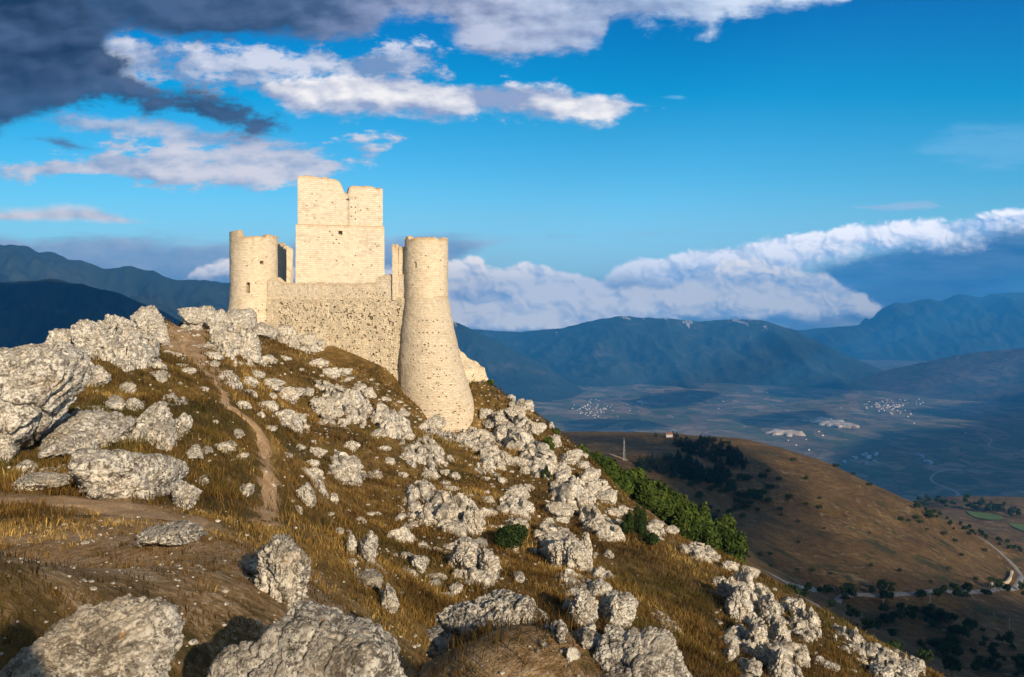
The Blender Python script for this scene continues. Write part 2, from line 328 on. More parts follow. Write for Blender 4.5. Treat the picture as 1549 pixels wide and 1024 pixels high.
# ------------------------------------------------------------------ object helpers
def mesh_obj(name, v, f, mat, parent=None, smooth=True, uv=None, cols=None, loc=None):
    v = np.asarray(v, np.float32); f = np.asarray(f, np.int32); k = f.shape[1]
    me = bpy.data.meshes.new(name); me.vertices.add(len(v)); me.vertices.foreach_set('co', v.ravel())
    me.loops.add(f.size); me.loops.foreach_set('vertex_index', f.ravel())
    me.polygons.add(len(f)); me.polygons.foreach_set('loop_start', np.arange(0, f.size, k, dtype=np.int32))
    try: me.polygons.foreach_set('loop_total', np.full(len(f), k, np.int32))
    except Exception: pass
    me.polygons.foreach_set('use_smooth', np.full(len(f), smooth, bool))
    if uv is not None:
        l = me.uv_layers.new(name='UVMap'); l.data.foreach_set('uv', np.asarray(uv, np.float32)[f.ravel()].ravel())
    for nm, a in (cols or {}).items():
        a = np.asarray(a, np.float32)
        if a.ndim == 1: at_ = me.attributes.new(nm, 'FLOAT', 'POINT'); at_.data.foreach_set('value', a)
        else:
            at_ = me.attributes.new(nm, 'FLOAT_COLOR', 'POINT')
            at_.data.foreach_set('color', np.concatenate([a, np.ones((len(a), 1), np.float32)], 1).ravel())
    me.update(calc_edges=True); me.validate()
    if mat: me.materials.append(mat)
    o = bpy.data.objects.new(name, me); S.collection.objects.link(o)
    if loc is not None: o.location = loc
    if parent: o.parent = parent
    return o
def tag(o, label=None, cat=None, group=None, kind=None):
    if label: o['label'] = label
    if cat: o['category'] = cat
    if group: o['group'] = group
    if kind: o['kind'] = kind
    return o
def empty(name, loc=(0, 0, 0)):
    o = bpy.data.objects.new(name, None); S.collection.objects.link(o); o.location = loc; return o
def gridfaces(nr, nc, keep=None):
    a = (np.arange(nr - 1)[:, None] * nc + np.arange(nc - 1)[None, :]).ravel()
    return np.stack([a, a + 1, a + nc + 1, a + nc], 1)
def polyline(pts, step):
    pts = np.asarray(pts, float); d = np.r_[0, np.cumsum(np.linalg.norm(np.diff(pts, axis=0), axis=1))]
    n = max(3, int(d[-1] / step)); t = np.linspace(0, d[-1], n)
    q = np.stack([np.interp(t, d, pts[:, k]) for k in range(pts.shape[1])], 1)
    for _ in range(6): q[1:-1] = (q[:-2] + 2 * q[1:-1] + q[2:]) / 4
    return q
def newmat(name):
    m = bpy.data.materials.new(name); m.use_nodes = True; n = NT(m.node_tree)
    b = m.node_tree.nodes['Principled BSDF']; b.inputs['Roughness'].default_value = .9
    b.inputs['Specular IOR Level'].default_value = .15
    g = n.node('ShaderNodeNewGeometry'); return m, n, b, V(n, g.outputs['Position'])
def bump(n, b, h, strength, dist):
    k = n.node('ShaderNodeBump'); k.inputs['Strength'].default_value = strength; k.inputs['Distance'].default_value = dist
    n.put(k.inputs['Height'], h); n.l.new(k.outputs[0], b.inputs['Normal'])
# ------------------------------------------------------------------ ground materials
def ground_material():
    m, n, b, p = newmat('dry grass ground')
    big = n.noise(p, .16, 5, .55); mid = n.noise(p, 1.1, 6, .6); fin = n.noise(p, 9, 6, .65); vf = n.noise(p, 45, 3, .6)
    grass = n.ramp(n.mr(big * .5 + mid * .5, .34, .66), [(0, (.045, .040, .010)), (.3, (.085, .055, .014)), (.6, (.17, .098, .026)), (1, (.34, .215, .068))])
    grass = n.mix(n.mr(fin, .3, .7, .0, .75), grass, n.mix(.5, grass, (.045, .030, .010)))
    soil = n.ramp(n.mr(mid * .4 + fin * .6, .3, .7), [(0, (.15, .088, .038)), (.5, (.28, .175, .085)), (1, (.48, .35, .21))])
    st = n.mr(n.vor(p, 16, 'F1'), .12, .2, 1, 0) * n.mr(mid, .42, .55)
    soil = n.mix(st, soil, (.55, .48, .38))
    bare = n.attr('bare'); bf = n.mr(bare + (fin - .5) * .7 + (mid - .5) * .5, .35, .62)
    c = n.mix(bf, grass, soil)
    stony = n.mr(n.vor(p, 2.3, 'F1') + (fin - .5) * .5, .16, .3, 1, 0) * n.mr(n.attr('stony') + (mid - .5) * .6, .45, .75)
    c = n.mix(stony, c, (.50, .45, .37))
    n.put(b.inputs['Base Color'], c)
    bump(n, b, fin * .6 + mid * .5 + vf * .25, .9, .10)
    return m
M_ground = ground_material()
def midhill_material():
    m, n, b, p = newmat('brown hill ground')
    mid = n.noise(p, .03, 6, .6); fin = n.noise(p, .22, 6, .65); vf = n.noise(p, 1.2, 4, .7)
    big = n.noise(p, .008, 4, .5)
    c = n.ramp(n.mr(mid * .4 + fin * .4 + vf * .3, .4, .72), [(0, (.030, .018, .005)), (.3, (.085, .048, .014)), (.65, (.150, .088, .028)), (1, (.34, .23, .11))])
    x, y, z = n.sep(p)
    c = n.mix(n.mr(n.noise(p, .035, 8, .7), .55, .62) * .8, c, (.030, .036, .010))       # low scrub
    line = n.mr(n.m('ABSOLUTE', n.noise(n.xyz(x * .010, y * .03, z * .06), 1, 3, .5) - .5), .0, .012, 1, 0) * n.mr(fin, .45, .6)
    c = n.mix(line * .55, c, (.33, .26, .16))
    rk = n.mr(n.vor(n.xyz(x, y * .6, z), .28, 'F1') + (vf - .5) * .7, .02, .12, 1, 0) * n.mr(n.noise(p, .018, 4, .5), .5, .62)
    c = n.mix(rk * .8, c, (.36, .32, .26))
    n.put(b.inputs['Base Color'], c); bump(n, b, fin * .7 + vf * .6 + mid * .6, 1.0, 2.0)
    return m
M_mid = midhill_material()
# ------------------------------------------------------------------ near ground sheet
def warp(a, b, n, k):     # spacing tightens toward 0
    t = np.linspace(np.arcsinh(a / k), np.arcsinh(b / k), n); return np.sinh(t) * k
PATH = [(-60, 752), (40, 756), (120, 762), (200, 772), (262, 790)]
TRAIL = [(402, 790), (408, 745), (407, 705), (400, 680), (396, 650), (372, 633), (345, 618), (340, 600), (325, 575), (300, 550), (275, 530), (285, 505), (280, 492)]
path_w = [hit(*q)[:2] for q in PATH]; trail_w = [hit(*q)[:2] for q in TRAIL]
path_w = polyline(path_w, .3); trail_w = polyline(trail_w, .35)
def dist_to(q, x, y):
    d = np.full(x.shape, 1e9)
    for a in q[::3]: d = np.minimum(d, (x - a[0]) ** 2 + (y - a[1]) ** 2)
    return np.sqrt(d)
NX0, NX1, NY0, NY1 = -110., 150., -45., 235.
def near_ground():
    xs = warp(NX0, NX1, 560, 12.); ys = warp(NY0, NY1, 760, 14.)
    x, y = np.meshgrid(xs, ys); z = H(x, y)
    bare = np.maximum(1.15 - dist_to(path_w, x, y) / 1.6, 1.1 - dist_to(trail_w, x, y) / np.where(y > 55, 3.0, .6))
    px = CX + F * x / np.maximum(y, 1)
    nearbare = sstep(3.2, 1.0, np.hypot(x + 5.5, (y - 11) * .75) / 2.3) * .62        # trodden stony patch left of the viewer
    bare = np.maximum(bare, nearbare); bare = np.maximum(bare, .6 * sstep(2.2, .8, np.hypot(x + .3, y - 6.6)))
    bare = np.clip(bare, 0, 1)
    st = np.clip(.35 + .5 * fb2(x, y, 9, 3, 31) + .25 * sstep(60, 90, y), 0, 1)
    edge = np.minimum.reduce([x - NX0, NX1 - x, y - NY0, NY1 - y]); z = z - 3.0 * sstep(6, 0, edge)
    v = np.stack([x, y, z], -1).reshape(-1, 3)
    o = mesh_obj('ground', v, gridfaces(*x.shape), M_ground, cols={'bare': bare.ravel(), 'stony': st.ravel()})
    tag(o, kind='structure')
near_ground()
def hill_ground():
    xs = np.unique(np.r_[warp(-750, 2300, 520, 260.)]); ys = np.unique(np.r_[np.linspace(-60, 1000, 430), np.linspace(1006, 2400, 160)])
    x, y = np.meshgrid(xs, ys); z = H(x, y)
    inn = np.minimum.reduce([x - NX0, NX1 - x, y - NY0, NY1 - y]); z = z - 12 * sstep(4, 16, inn)
    rim = np.minimum.reduce([x + 750, 2300 - x, 2400 - y]); z = z - 260 * sstep(350, 0, rim)
    o = mesh_obj('hillside', np.stack([x, y, z], -1).reshape(-1, 3), gridfaces(*x.shape), M_mid)
    tag(o, kind='structure')
hill_ground()
# ------------------------------------------------------------------ strips: paths and roads
def strip(name, line, width, mat, lift, nw=5, Hf=H, vary=0.0, seed=1):
    t = np.gradient(line, axis=0); t /= np.linalg.norm(t, axis=1)[:, None] + 1e-9; nrm = np.stack([-t[:, 1], t[:, 0]], 1)
    w = width * (1 + vary * fb2(np.arange(len(line)) * 1.0, np.zeros(len(line)), 6, 3, seed)); w[:3] *= .6; w[-3:] *= .6
    k = np.linspace(-.5, .5, nw)
    if vary:
        jit = vary * .35 * np.stack([fb2(np.arange(len(line)) * 1., np.full(len(line), 9.), 3, 3, seed + 3), fb2(np.arange(len(line)) * 1., np.full(len(line), 29.), 3, 3, seed + 5)], 1)
    x = line[:, None, 0] + nrm[:, None, 0] * w[:, None] * k; y = line[:, None, 1] + nrm[:, None, 1] * w[:, None] * k
    if vary:
        x[:, 0] += jit[:, 0] * width * nrm[:, 0]; y[:, 0] += jit[:, 0] * width * nrm[:, 1]; x[:, -1] += jit[:, 1] * width * nrm[:, 0]; y[:, -1] += jit[:, 1] * width * nrm[:, 1]
    z = Hf(x, y) + lift; z[:, 0] -= lift * 1.6; z[:, -1] -= lift * 1.6
    o = mesh_obj(name, np.stack([x, y, z], -1).reshape(-1, 3), gridfaces(*x.shape), mat); tag(o, kind='structure'); return o
def path_material():
    m, n, b, p = newmat('trodden earth'); mid = n.noise(p, 1.6, 6, .6); fin = n.noise(p, 14, 6, .7)
    c = n.ramp(n.mr(mid * .5 + fin * .5, .32, .68), [(0, (.19, .105, .048)), (.5, (.36, .225, .115)), (1, (.55, .40, .25))])
    st = n.mr(n.vor(p, 9, 'F1') + (fin - .5) * .3, .14, .22, 1, 0)
    n.put(b.inputs['Base Color'], n.mix(st * .7, c, (.58, .50, .38))); bump(n, b, fin + st * .4, .8, .06); return m
M_path = path_material()
strip('path', path_w, 1.15, M_path, .03, 9, vary=.6)
strip('trail', trail_w, .5, M_path, .04, 7, vary=1.5, seed=12)
def road_material():
    m, n, b, p = newmat('old asphalt'); f = n.noise(p, .8, 5, .6)
    n.put(b.inputs['Base Color'], n.ramp(f, [(.3, (.13, .125, .12)), (.7, (.22, .21, .20))])); return m
M_road = road_material()
ROAD1 = [(1120, 868), (1165, 882), (1215, 893), (1270, 898), (1330, 901), (1400, 898), (1450, 897), (1500, 893), (1525, 891), (1541, 884), (1546, 872), (1535, 856), (1515, 838), (1497, 822), (1480, 812)]
def px_line(pts, step, y0=90): return polyline([hit(a, b_, y0)[:2] for a, b_ in pts], step)
r1 = px_line(ROAD1, 4.0, 300); strip('valley_road', r1, 5.0, M_road, .5, 5)
r2 = px_line([(1185, 888), (1215, 905), (1250, 930), (1290, 957), (1340, 987), (1385, 1010)], 3.0, 150); strip('slope_road', r2, 4.6, M_road, .35, 5)
rb = px_line([(1440, 777), (1460, 790), (1485, 805)], 5.0, 750)
r3 = px_line([(918, 687), (932, 692), (950, 697)], 4.0, 350); strip('dirt_track', r3, 3.5, M_path, .4, 5)
# retaining wall along the bend
def retaining_wall():
    m, n, b, p = newmat('pale retaining stone'); n.put(b.inputs['Base Color'], n.ramp(n.noise(p, .5, 5, .6), [(.3, (.34, .27, .18)), (.7, (.55, .46, .33))]))
    l = polyline([hit(a, b_, 300)[:2] for a, b_ in [(1500, 889), (1518, 886), (1530, 878), (1533, 868)]], 3.0)
    z = H(l[:, 0], l[:, 1]); rows = []
    for off, dz in ((0, -1), (0, 2.6), (.8, 2.6), (.8, -1)): rows.append(np.stack([l[:, 0] - off, l[:, 1] + off, z + dz + .3 * fb2(l[:, 0], l[:, 1], 5, 2, 4)], 1))
    o = mesh_obj('retaining_wall', np.concatenate(rows), gridfaces(4, len(l)), m, smooth=False)
    tag(o, 'low pale stone retaining wall on the inside of the hairpin bend at the right edge', 'wall')
retaining_wall()

# ------------------------------------------------------------------ valley and mountains
VZ = -750.0
def valley_material():
    m, n, b, p = newmat('valley farmland'); x, y, z = n.sep(p)
    wp = n.noise(p, .0012, 4, .5, color=True); wx, wy, _ = n.sep(wp)
    q = n.xyz((x + (wx - .5) * 900) / 110, (y + (wy - .5) * 900) / 260, 0)
    cell = n.vor(q, 1, 'F1', 'Color', dims='2D', rand=.9); a, b_, c_ = n.sep(cell)
    big = n.noise(p, .0007, 5, .55); fin = n.noise(p, .01, 6, .7)
    fields = n.ramp(a, [(0, (.06, .085, .03)), (.2, (.12, .13, .05)), (.4, (.24, .17, .085)), (.6, (.34, .23, .13)), (.8, (.19, .125, .07)), (1, (.42, .31, .17))], 'CONSTANT')
    hedge = n.mr(n.vor(q, 1, 'DISTANCE_TO_EDGE', dims='2D', rand=.9), .0, .08, 1, 0)
    c = n.mix(.35, fields, (.12, .11, .06)); c = n.mix(hedge * .6, c, (.030, .045, .020))
    c = n.mix(n.mr(big * .45 + fin * .55, .49, .58) * .75, c, (.035, .048, .022))
    c = n.mix(n.mr(n.noise(p, .0022, 6, .65), .60, .68) * .7, c, (.38, .28, .18))
    rd = n.mr(n.m('ABSOLUTE', n.noise(n.xyz(x * .0006, y * .0006, 2.2), 1, 1, .5) - .5), .0, .002, 1, 0)
    c = n.mix(rd * .7, c, (.42, .37, .30))
    n.put(b.inputs['Base Color'], c); return m
def mountain_material(name, dark, mid, pale, scree=.64, forest=True, k=1.0):
    m, n, b, p = newmat(name); x, y, z = n.sep(p)
    big = n.noise(p, .0011 * k, 6, .6); fin = n.noise(p, .006 * k, 7, .68)
    c = n.ramp(n.mr(big * .5 + fin * .5, .38, .66), [(0, dark), (.55, mid), (1, pale)])
    sc = n.mr(n.noise(n.xyz(x * .0035 * k, y * .0012 * k, z * .0016 * k), 1, 7, .7) + n.mr(z, VZ, 0, -.12, .06), scree, scree + .03)
    c = n.mix(sc * .8, c, (.42, .38, .34))
    n.put(b.inputs['Base Color'], c); bump(n, b, fin, .6, 40); return m
M_valley = valley_material()
def valley():
    r = np.r_[np.geomspace(1200, 21000, 260)]; a = np.radians(np.linspace(-75, 75, 420))
    R, A = np.meshgrid(r, a, indexing='ij'); x = R * np.sin(A); y = R * np.cos(A)
    z = VZ + 14 * fb2(x, y, 1500, 4, 8) + 40 * fb2(x, y, 420, 4, 28) * sstep(0, .5, fb2(x, y, 2600, 2, 38)) + 60 * sstep(4500, 1800, R) * (fb2(x, y, 700, 4, 18) + .4)
    z = z - 30 * sstep(2400, 1200, R)
    tag(mesh_obj('valley', np.stack([x, y, z], -1).reshape(-1, 3), gridfaces(*x.shape), M_valley), kind='structure')
valley()
def mountain(name, ridge, Lf, Lb, mat, amp, seed, ns=420, nt=190, foot=VZ - 60, power=1.35, gul=700.):
    R = np.array([at(*q) for q in ridge]); d = np.r_[0, np.cumsum(np.hypot(*np.diff(R[:, :2], axis=0).T))]
    s = np.linspace(0, d[-1], ns); r = np.stack([np.interp(s, d, R[:, k]) for k in range(3)], 1)
    for _ in range(3): r[1:-1] = (r[:-2] + 2 * r[1:-1] + r[2:]) / 4
    t = np.linspace(-1, 1, nt); f = np.where(t < 0, -t, t)            # -1 front foot, 0 ridge, +1 back foot
    L = np.where(t < 0, -Lf, Lb)
    u = r[:, :2] / np.linalg.norm(r[:, :2], axis=1)[:, None]
    x = r[:, None, 0] + (u[:, None, 0] * .55) * (L * f)[None]; y = r[:, None, 1] + (L * f)[None] * .93 * np.ones((ns, 1))
    g = f[None] ** .9
    prof = (1 - g) ** power
    z = foot + (r[:, None, 2] - foot) * prof
    env = np.sin(np.pi * np.clip(f, 0, 1) ** .75)[None] * .95 + .05
    hh = np.clip((r[:, None, 2] - foot) / 700, .15, 1.6)
    rid = fb2(x + y * .25, y * .55, gul, 6, seed, .5, True); f2 = fb2(x, y, gul * 2.6, 4, seed + 5)
    z = z + amp * hh * env * ((rid - .35) * 1.0 + f2 * .8)
    z = z + 18 * hh * fb2(x, y, 330, 5, seed + 9) * (1 - env * .4)
    o = mesh_obj(name, np.stack([x, y, z], -1).reshape(-1, 3), gridfaces(ns, nt)[:, ::-1], mat); tag(o, kind='structure'); return o
M_m1 = mountain_material('forested mountain', (.012, .022, .016), (.026, .038, .024), (.075, .070, .050), .635)
M_m2 = mountain_material('distant mountain', (.02, .035, .02), (.03, .045, .03), (.06, .07, .05), .72)
M_m3 = mountain_material('bare brown hills', (.022, .032, .016), (.085, .066, .040), (.17, .125, .08), .70, k=1.6)
M_m4 = mountain_material('dark forested ridge', (.010, .020, .012), (.016, .028, .016), (.03, .04, .022), .80)
mountain('mountain_range_center', [(520, 500, 13500), (700, 498, 13000), (790, 502, 12500), (850, 496, 12000), (900, 484, 11600), (950, 478, 11500), (1020, 482, 11400), (1060, 486, 11600), (1100, 482, 11500), (1160, 484, 11300), (1200, 498, 11200), (1245, 520, 11000), (1300, 545, 10800), (1360, 570, 10600), (1420, 585, 10500)], 3300, 3000, M_m1, 230, 3)
mountain('mountain_foothill', [(400, 460, 9500), (560, 468, 9500), (640, 478, 9300), (690, 488, 9200), (740, 508, 9000), (780, 530, 8900), (830, 556, 8700), (880, 590, 8500), (960, 606, 8300)], 2000, 2200, M_m1, 150, 13)
mountain('mountain_range_east', [(900, 500, 18500), (1200, 500, 18200), (1300, 492, 18000), (1330, 474, 18000), (1352, 458, 18000), (1375, 459, 18000), (1400, 450, 18000), (1425, 454, 18000), (1450, 444, 17800), (1480, 449, 17700), (1510, 442, 17600), (1560, 440, 17500), (1700, 425, 17000), (1950, 430, 16500)], 3800, 2500, M_m2, 330, 31)
mountain('bare_hills', [(1240, 600, 9300), (1290, 578, 9300), (1340, 560, 9200), (1400, 547, 9000), (1450, 536, 8900), (1500, 530, 8700), (1560, 524, 8400), (1700, 505, 8000), (1900, 500, 7500)], 2200, 2500, M_m3, 150, 41, gul=900.)
mountain('mountain_range_west', [(-700, 330, 9000), (-400, 350, 9000), (-150, 340, 9000), (0, 366, 9000), (20, 366, 9000), (40, 370, 9000), (60, 381, 9000), (75, 378, 9000), (100, 388, 9000), (140, 397, 9000), (155, 405, 9000), (195, 399, 9000), (220, 408, 9000), (260, 420, 9000), (300, 424, 9100), (350, 432, 9300), (450, 455, 9500), (600, 478, 9900)], 4300, 3500, M_m2, 330, 51, power=1.2)
mountain('mountain_ridge_west', [(-600, 440, 5200), (-200, 415, 5200), (0, 424, 5200), (50, 421, 5200), (85, 419, 5200), (120, 424, 5200), (160, 436, 5200), (200, 452, 5200), (240, 470, 5200), (300, 500, 5200), (360, 530, 5100), (460, 570, 5000)], 2600, 2600, M_m4, 200, 61, gul=420.)
# ------------------------------------------------------------------ masonry
def masonry(name, tint, bw=.46, rh=.21, contrast=1.0, rubble=0.0, mort=.018, TOPF=.5):
    m, n, b, p = newmat(name)
    tc = n.node('ShaderNodeTexCoord'); uv = V(n, tc.outputs['UV'])
    u, v, _ = n.sep(uv)
    wb = n.noise(p, 1.3, 3, .5, color=True); w1, w2, _ = n.sep(wb)
    uu = u + (w1 - .5) * .12; vv = v + (w2 - .5) * .10
    br = n.node('ShaderNodeTexBrick'); n.put(br.inputs['Vector'], n.xyz(uu, vv, 0)); br.offset = .5; br.squash = 1
    br.inputs['Scale'].default_value = 1; br.inputs['Brick Width'].default_value = bw; br.inputs['Row Height'].default_value = rh
    br.inputs['Mortar Size'].default_value = mort; br.inputs['Mortar Smooth'].default_value = .3; br.inputs['Bias'].default_value = 0
    br.inputs['Color1'].default_value = (0, 0, 0, 1); br.inputs['Color2'].default_value = (1, 1, 1, 1); br.inputs['Mortar'].default_value = (.5, .5, .5, 1)
    bc = V(n, br.outputs['Color']); bf = V(n, br.outputs['Fac'])
    vo = n.vor(n.xyz(uu * 3.2, vv * 5.0, 0), 1, 'F1', 'Color', dims='2D'); va, vb, vc = n.sep(vo)
    ve = n.mr(n.vor(n.xyz(uu * 3.2, vv * 5.0, 0), 1, 'DISTANCE_TO_EDGE', dims='2D'), .0, .10, 1, 0)
    big = n.noise(p, .35, 5, .6); mid = n.noise(p, 2.0, 6, .65); fin = n.noise(p, 12, 5, .7); str_ = n.noise(n.xyz(u * 1.6, v * .14, .3), 1, 5, .6)
    cell = n.mix(rubble, bc, va); ca, _, _ = n.sep(cell)
    joint = n.m('ADD', bf * (1 - rubble), ve * rubble)
    k = ca * .42 + mid * .35 + fin * .2 + big * .3
    c0 = tuple(t * .66 for t in tint); c1 = tint; c2 = tuple(min(.85, t * 1.22) for t in tint)
    c = n.ramp(n.mr(k, .28, .95), [(0, c0), (.45, c1), (1, c2)])
    c = n.mix(joint * .42 * contrast, c, tuple(t * q for t, q in zip(tint, (.50, .46, .38))))
    c = n.mix(n.mr(str_ * .6 + mid * .4, .56, .70) * .45, c, tuple(t * q for t, q in zip(tint, (.62, .54, .40))))   # weather streaks
    c = n.mix(n.mr(big * .5 + mid * .5, .54, .68) * .5, c, (.50, .47, .41)); c = n.mix(n.mr(n.noise(p, .8, 6, .65), .55, .7) * .4, c, tuple(t * q for t, q in zip(tint, (.74, .62, .46))))
    c = n.mix(n.mr(n.noise(p, 3.5, 4, .6), .66, .72) * .6, c, (.13, .10, .06))
    top = n.attr('top'); c = n.mix(n.mr(top + (mid - .5) * 1.2, .6, 1.0) * TOPF, c, (.42, .24, .09))
    n.put(b.inputs['Base Color'], c)
    bump(n, b, ca * .35 * max(rubble, .3) - joint * .8 + fin * .5 + mid * .4, .8, .05 + .05 * rubble)
    return m
M_keep = masonry('pale limestone ashlar', (.61, .515, .385), .55, .26, .32, .25, .010)
M_tower = masonry('pale limestone courses', (.62, .51, .36), .40, .19, .6, .15)
M_talus = masonry('coursed limestone rubble', (.58, .48, .345), .36, .17, .9, .6)
M_band = masonry('patched parapet masonry', (.68, .57, .41), .40, .19, .8, .55, TOPF=.3)
M_wall = masonry('rough limestone rubble', (.64, .53, .37), .40, .19, 1.0, .9, TOPF=.1)
RNG = np.random.RandomState(11)
def masonry_surface(name, loop, L, closed, zb, zt, cell, thick, mat, parent, holes=(), floor=None, jitter=.035, seed=1, ends=True, cs=1.0, grooves=()):
    """loop(s, z, inset)->x,y ; s in metres 0..L ; zb/zt functions of s. Outer face, broken top and inner face as one skin, with real recesses."""
    ns = int(L / cell / cs) + (0 if closed else 1); s = np.linspace(0, L, ns, endpoint=not closed)
    Zb, Zt = zb(s), zt(s); hmax = (Zt - Zb).max(); no = int(hmax / cell); ni = max(4, no // 6)
    rows, uvs, topf = [], [], []
    for k in range(no + 1):
        f = k / no; z = np.minimum(Zb.min() + (Zt.max() - Zb.min()) * f, Zt); z = np.maximum(z, Zb)
        x, y = loop(s, z, np.zeros(ns)); rows.append(np.stack([x, y, z], 1)); uvs.append(np.stack([s, z], 1)); topf.append(np.clip(1 - (Zt - z) / .9, 0, 1))
    for k in range(1, 4):
        f = k / 3; x, y = loop(s, Zt, np.full(ns, thick * f)); rows.append(np.stack([x, y, Zt + .12 * np.sin(pi * f)], 1)); uvs.append(np.stack([s, Zt + thick * f], 1)); topf.append(np.ones(ns))
    fl = Zb if floor is None else np.full(ns, floor)
    for k in range(1, ni + 1):
        f = k / ni; z = Zt + (np.minimum(fl, Zt - .1) - Zt) * f; x, y = loop(s, z, np.full(ns, thick)); rows.append(np.stack([x, y, z], 1)); uvs.append(np.stack([s, z + 50], 1)); topf.append(np.zeros(ns))
    A = np.stack(rows); nr = len(rows); v = A.reshape(-1, 3)
    # roughness: whole stones stand a little proud or shy
    j = fbm(v * 3.1, 3, seed) * jitter + fbm(v * .6, 2, seed + 3) * jitter * 2
    for gs, gw, gd, step in grooves: q_ = np.tile(s, nr) - gs; j = j - gd * np.exp(-(q_ / gw) ** 2) + step * (q_ > 0) * (q_ < 6)
    x2, y2 = loop(np.tile(s, nr), v[:, 2], np.full(len(v), .5)); x1, y1 = loop(np.tile(s, nr), v[:, 2], np.zeros(len(v)))
    nrm = np.stack([x1 - x2, y1 - y2], 1); nrm /= np.linalg.norm(nrm, axis=1)[:, None] + 1e-9
    v = v.copy(); v[:, :2] += nrm * j[:, None]
    nc = ns if closed else ns - 1
    I, J = np.meshgrid(np.arange(nr - 1), np.arange(nc), indexing='ij'); J2 = (J + 1) % ns
    keep = np.ones(I.shape, bool)
    uv = np.concatenate(uvs); top = np.concatenate(topf); V_ = [v]; F_ = []; UV_ = [uv]; T_ = [top]; base = len(v)
    zrow = Zb.min() + (Zt.max() - Zb.min()) * np.arange(no + 1) / no
    for hsx, hz, hw, hh, hd in holes:
        j0 = int(round((hsx - hw / 2) / (L / (ns if closed else ns - 1)))); j1 = j0 + max(1, int(round(hw / cell / cs)))
        i0 = int(np.searchsorted(zrow, hz - hh / 2)); i1 = i0 + max(1, int(round(hh / cell)))
        if i0 < 1 or i1 >= no - 1 or j0 < 1 or j1 >= nc: continue
        if zrow[i1] > Zt[j0:j1 + 1].min() - .1 or zrow[i0] < Zb[j0:j1 + 1].max() or not keep[i0:i1, j0:j1].all(): continue
        keep[i0:i1, j0:j1] = False
        ring = [(i0, j) for j in range(j0, j1 + 1)] + [(i, j1) for i in range(i0 + 1, i1 + 1)] + [(i1, j) for j in range(j1 - 1, j0 - 1, -1)] + [(i, j0) for i in range(i1 - 1, i0, -1)]
        ids = np.array([i * ns + j for i, j in ring]); back = v[ids].copy(); back[:, :2] -= nrm[ids] * hd
        nb = len(ids); V_ += [back, back.mean(0)[None]]; UV_ += [uv[ids], uv[ids].mean(0)[None]]; T_ += [np.zeros(nb + 1)]
        q = np.arange(nb); F_.append(np.stack([ids, ids[(q + 1) % nb], base + (q + 1) % nb, base + q], 1))
        F_.append(np.stack([base + q, base + (q + 1) % nb, np.full(nb, base + nb), np.full(nb, base + nb)], 1)); base += nb + 1
    F_.insert(0, np.stack([I * ns + J, I * ns + J2, (I + 1) * ns + J2, (I + 1) * ns + J], -1)[keep])
    if ends and not closed:       # close the two ends: outer row k to inner row nr-1-k
        for c in (0, ns - 1):
            m_ = nr // 2; a = np.arange(m_ - 1) if nr // 2 > 1 else np.arange(1)
            F_.append(np.stack([a * ns + c, (a + 1) * ns + c, (nr - 2 - a) * ns + c, (nr - 1 - a) * ns + c], 1))
    f = np.concatenate(F_)
    tri = f[:, 2] == f[:, 3]
    me_v = np.concatenate(V_) - (np.array(parent.location) if parent else 0); q4 = f[~tri]; t3 = f[tri][:, :3]
    # triangles become quads by splitting is needless: store as two polygon sizes
    me = bpy.data.meshes.new(name); polys = [tuple(map(int, r)) for r in q4] + [tuple(map(int, r)) for r in t3]
    me.from_pydata(me_v.tolist(), [], polys)
    UV = np.concatenate(UV_).astype(np.float32); l = me.uv_layers.new(name='UVMap'); li = np.empty(len(me.loops), np.int32); me.loops.foreach_get('vertex_index', li); l.data.foreach_set('uv', UV[li].ravel())
    a_ = me.attributes.new('top', 'FLOAT', 'POINT'); a_.data.foreach_set('value', np.concatenate(T_).astype(np.float32))
    me.materials.append(mat); me.update()
    o = bpy.data.objects.new(name, me); S.collection.objects.link(o); o.parent = parent; return o
def interp(pts):
    a = np.array(pts, float); return lambda s: np.interp(s, a[:, 0], a[:, 1])
def ragged(f, amp, seed, step=.5):
    def g(s):
        q = np.floor(np.asarray(s) / step); h = (np.sin(q * 12.9898 + seed * 78.2) * 43758.5) % 1.0
        return f(s) + (h - .5) * amp + fb2(np.asarray(s) * 1., np.full(np.size(s), seed * 3.), .9, 3, seed) * amp * .6
    return g
def round_tower(name, cx, cy, rad, zb, ztop, mat, parent, holes, cell=.15, seed=1, thick=.8, floor=None, cs=1.0, lean=None):
    """rad(z) radius, s = arc angle * top radius; front (toward viewer) is s = L/2"""
    r0 = rad(np.array([1e3]))[0]; L = 2 * pi * r0
    def loop(s, z, inset):
        a = np.asarray(s) / L * 2 * pi - pi * 1.5; r = np.maximum(.2, np.where(inset > 0, r0, rad(z)) - inset)
        return cx + r * np.cos(a) * -1 + (lean(z) if lean is not None else 0), cy + r * np.sin(a) * 1
    return masonry_surface(name, loop, L, True, zb, ztop, cell, thick, mat, parent, holes, floor, seed=seed, cs=cs)
castle = empty('castle_ruin', (-17, 96, -1))
tag(castle, 'ruined limestone castle on the crest with a tall square keep and two round towers', 'castle')
def zpix(py, Y): return (CY - py) / F * Y
def xpix(px, Y): return (px - CX) / F * Y
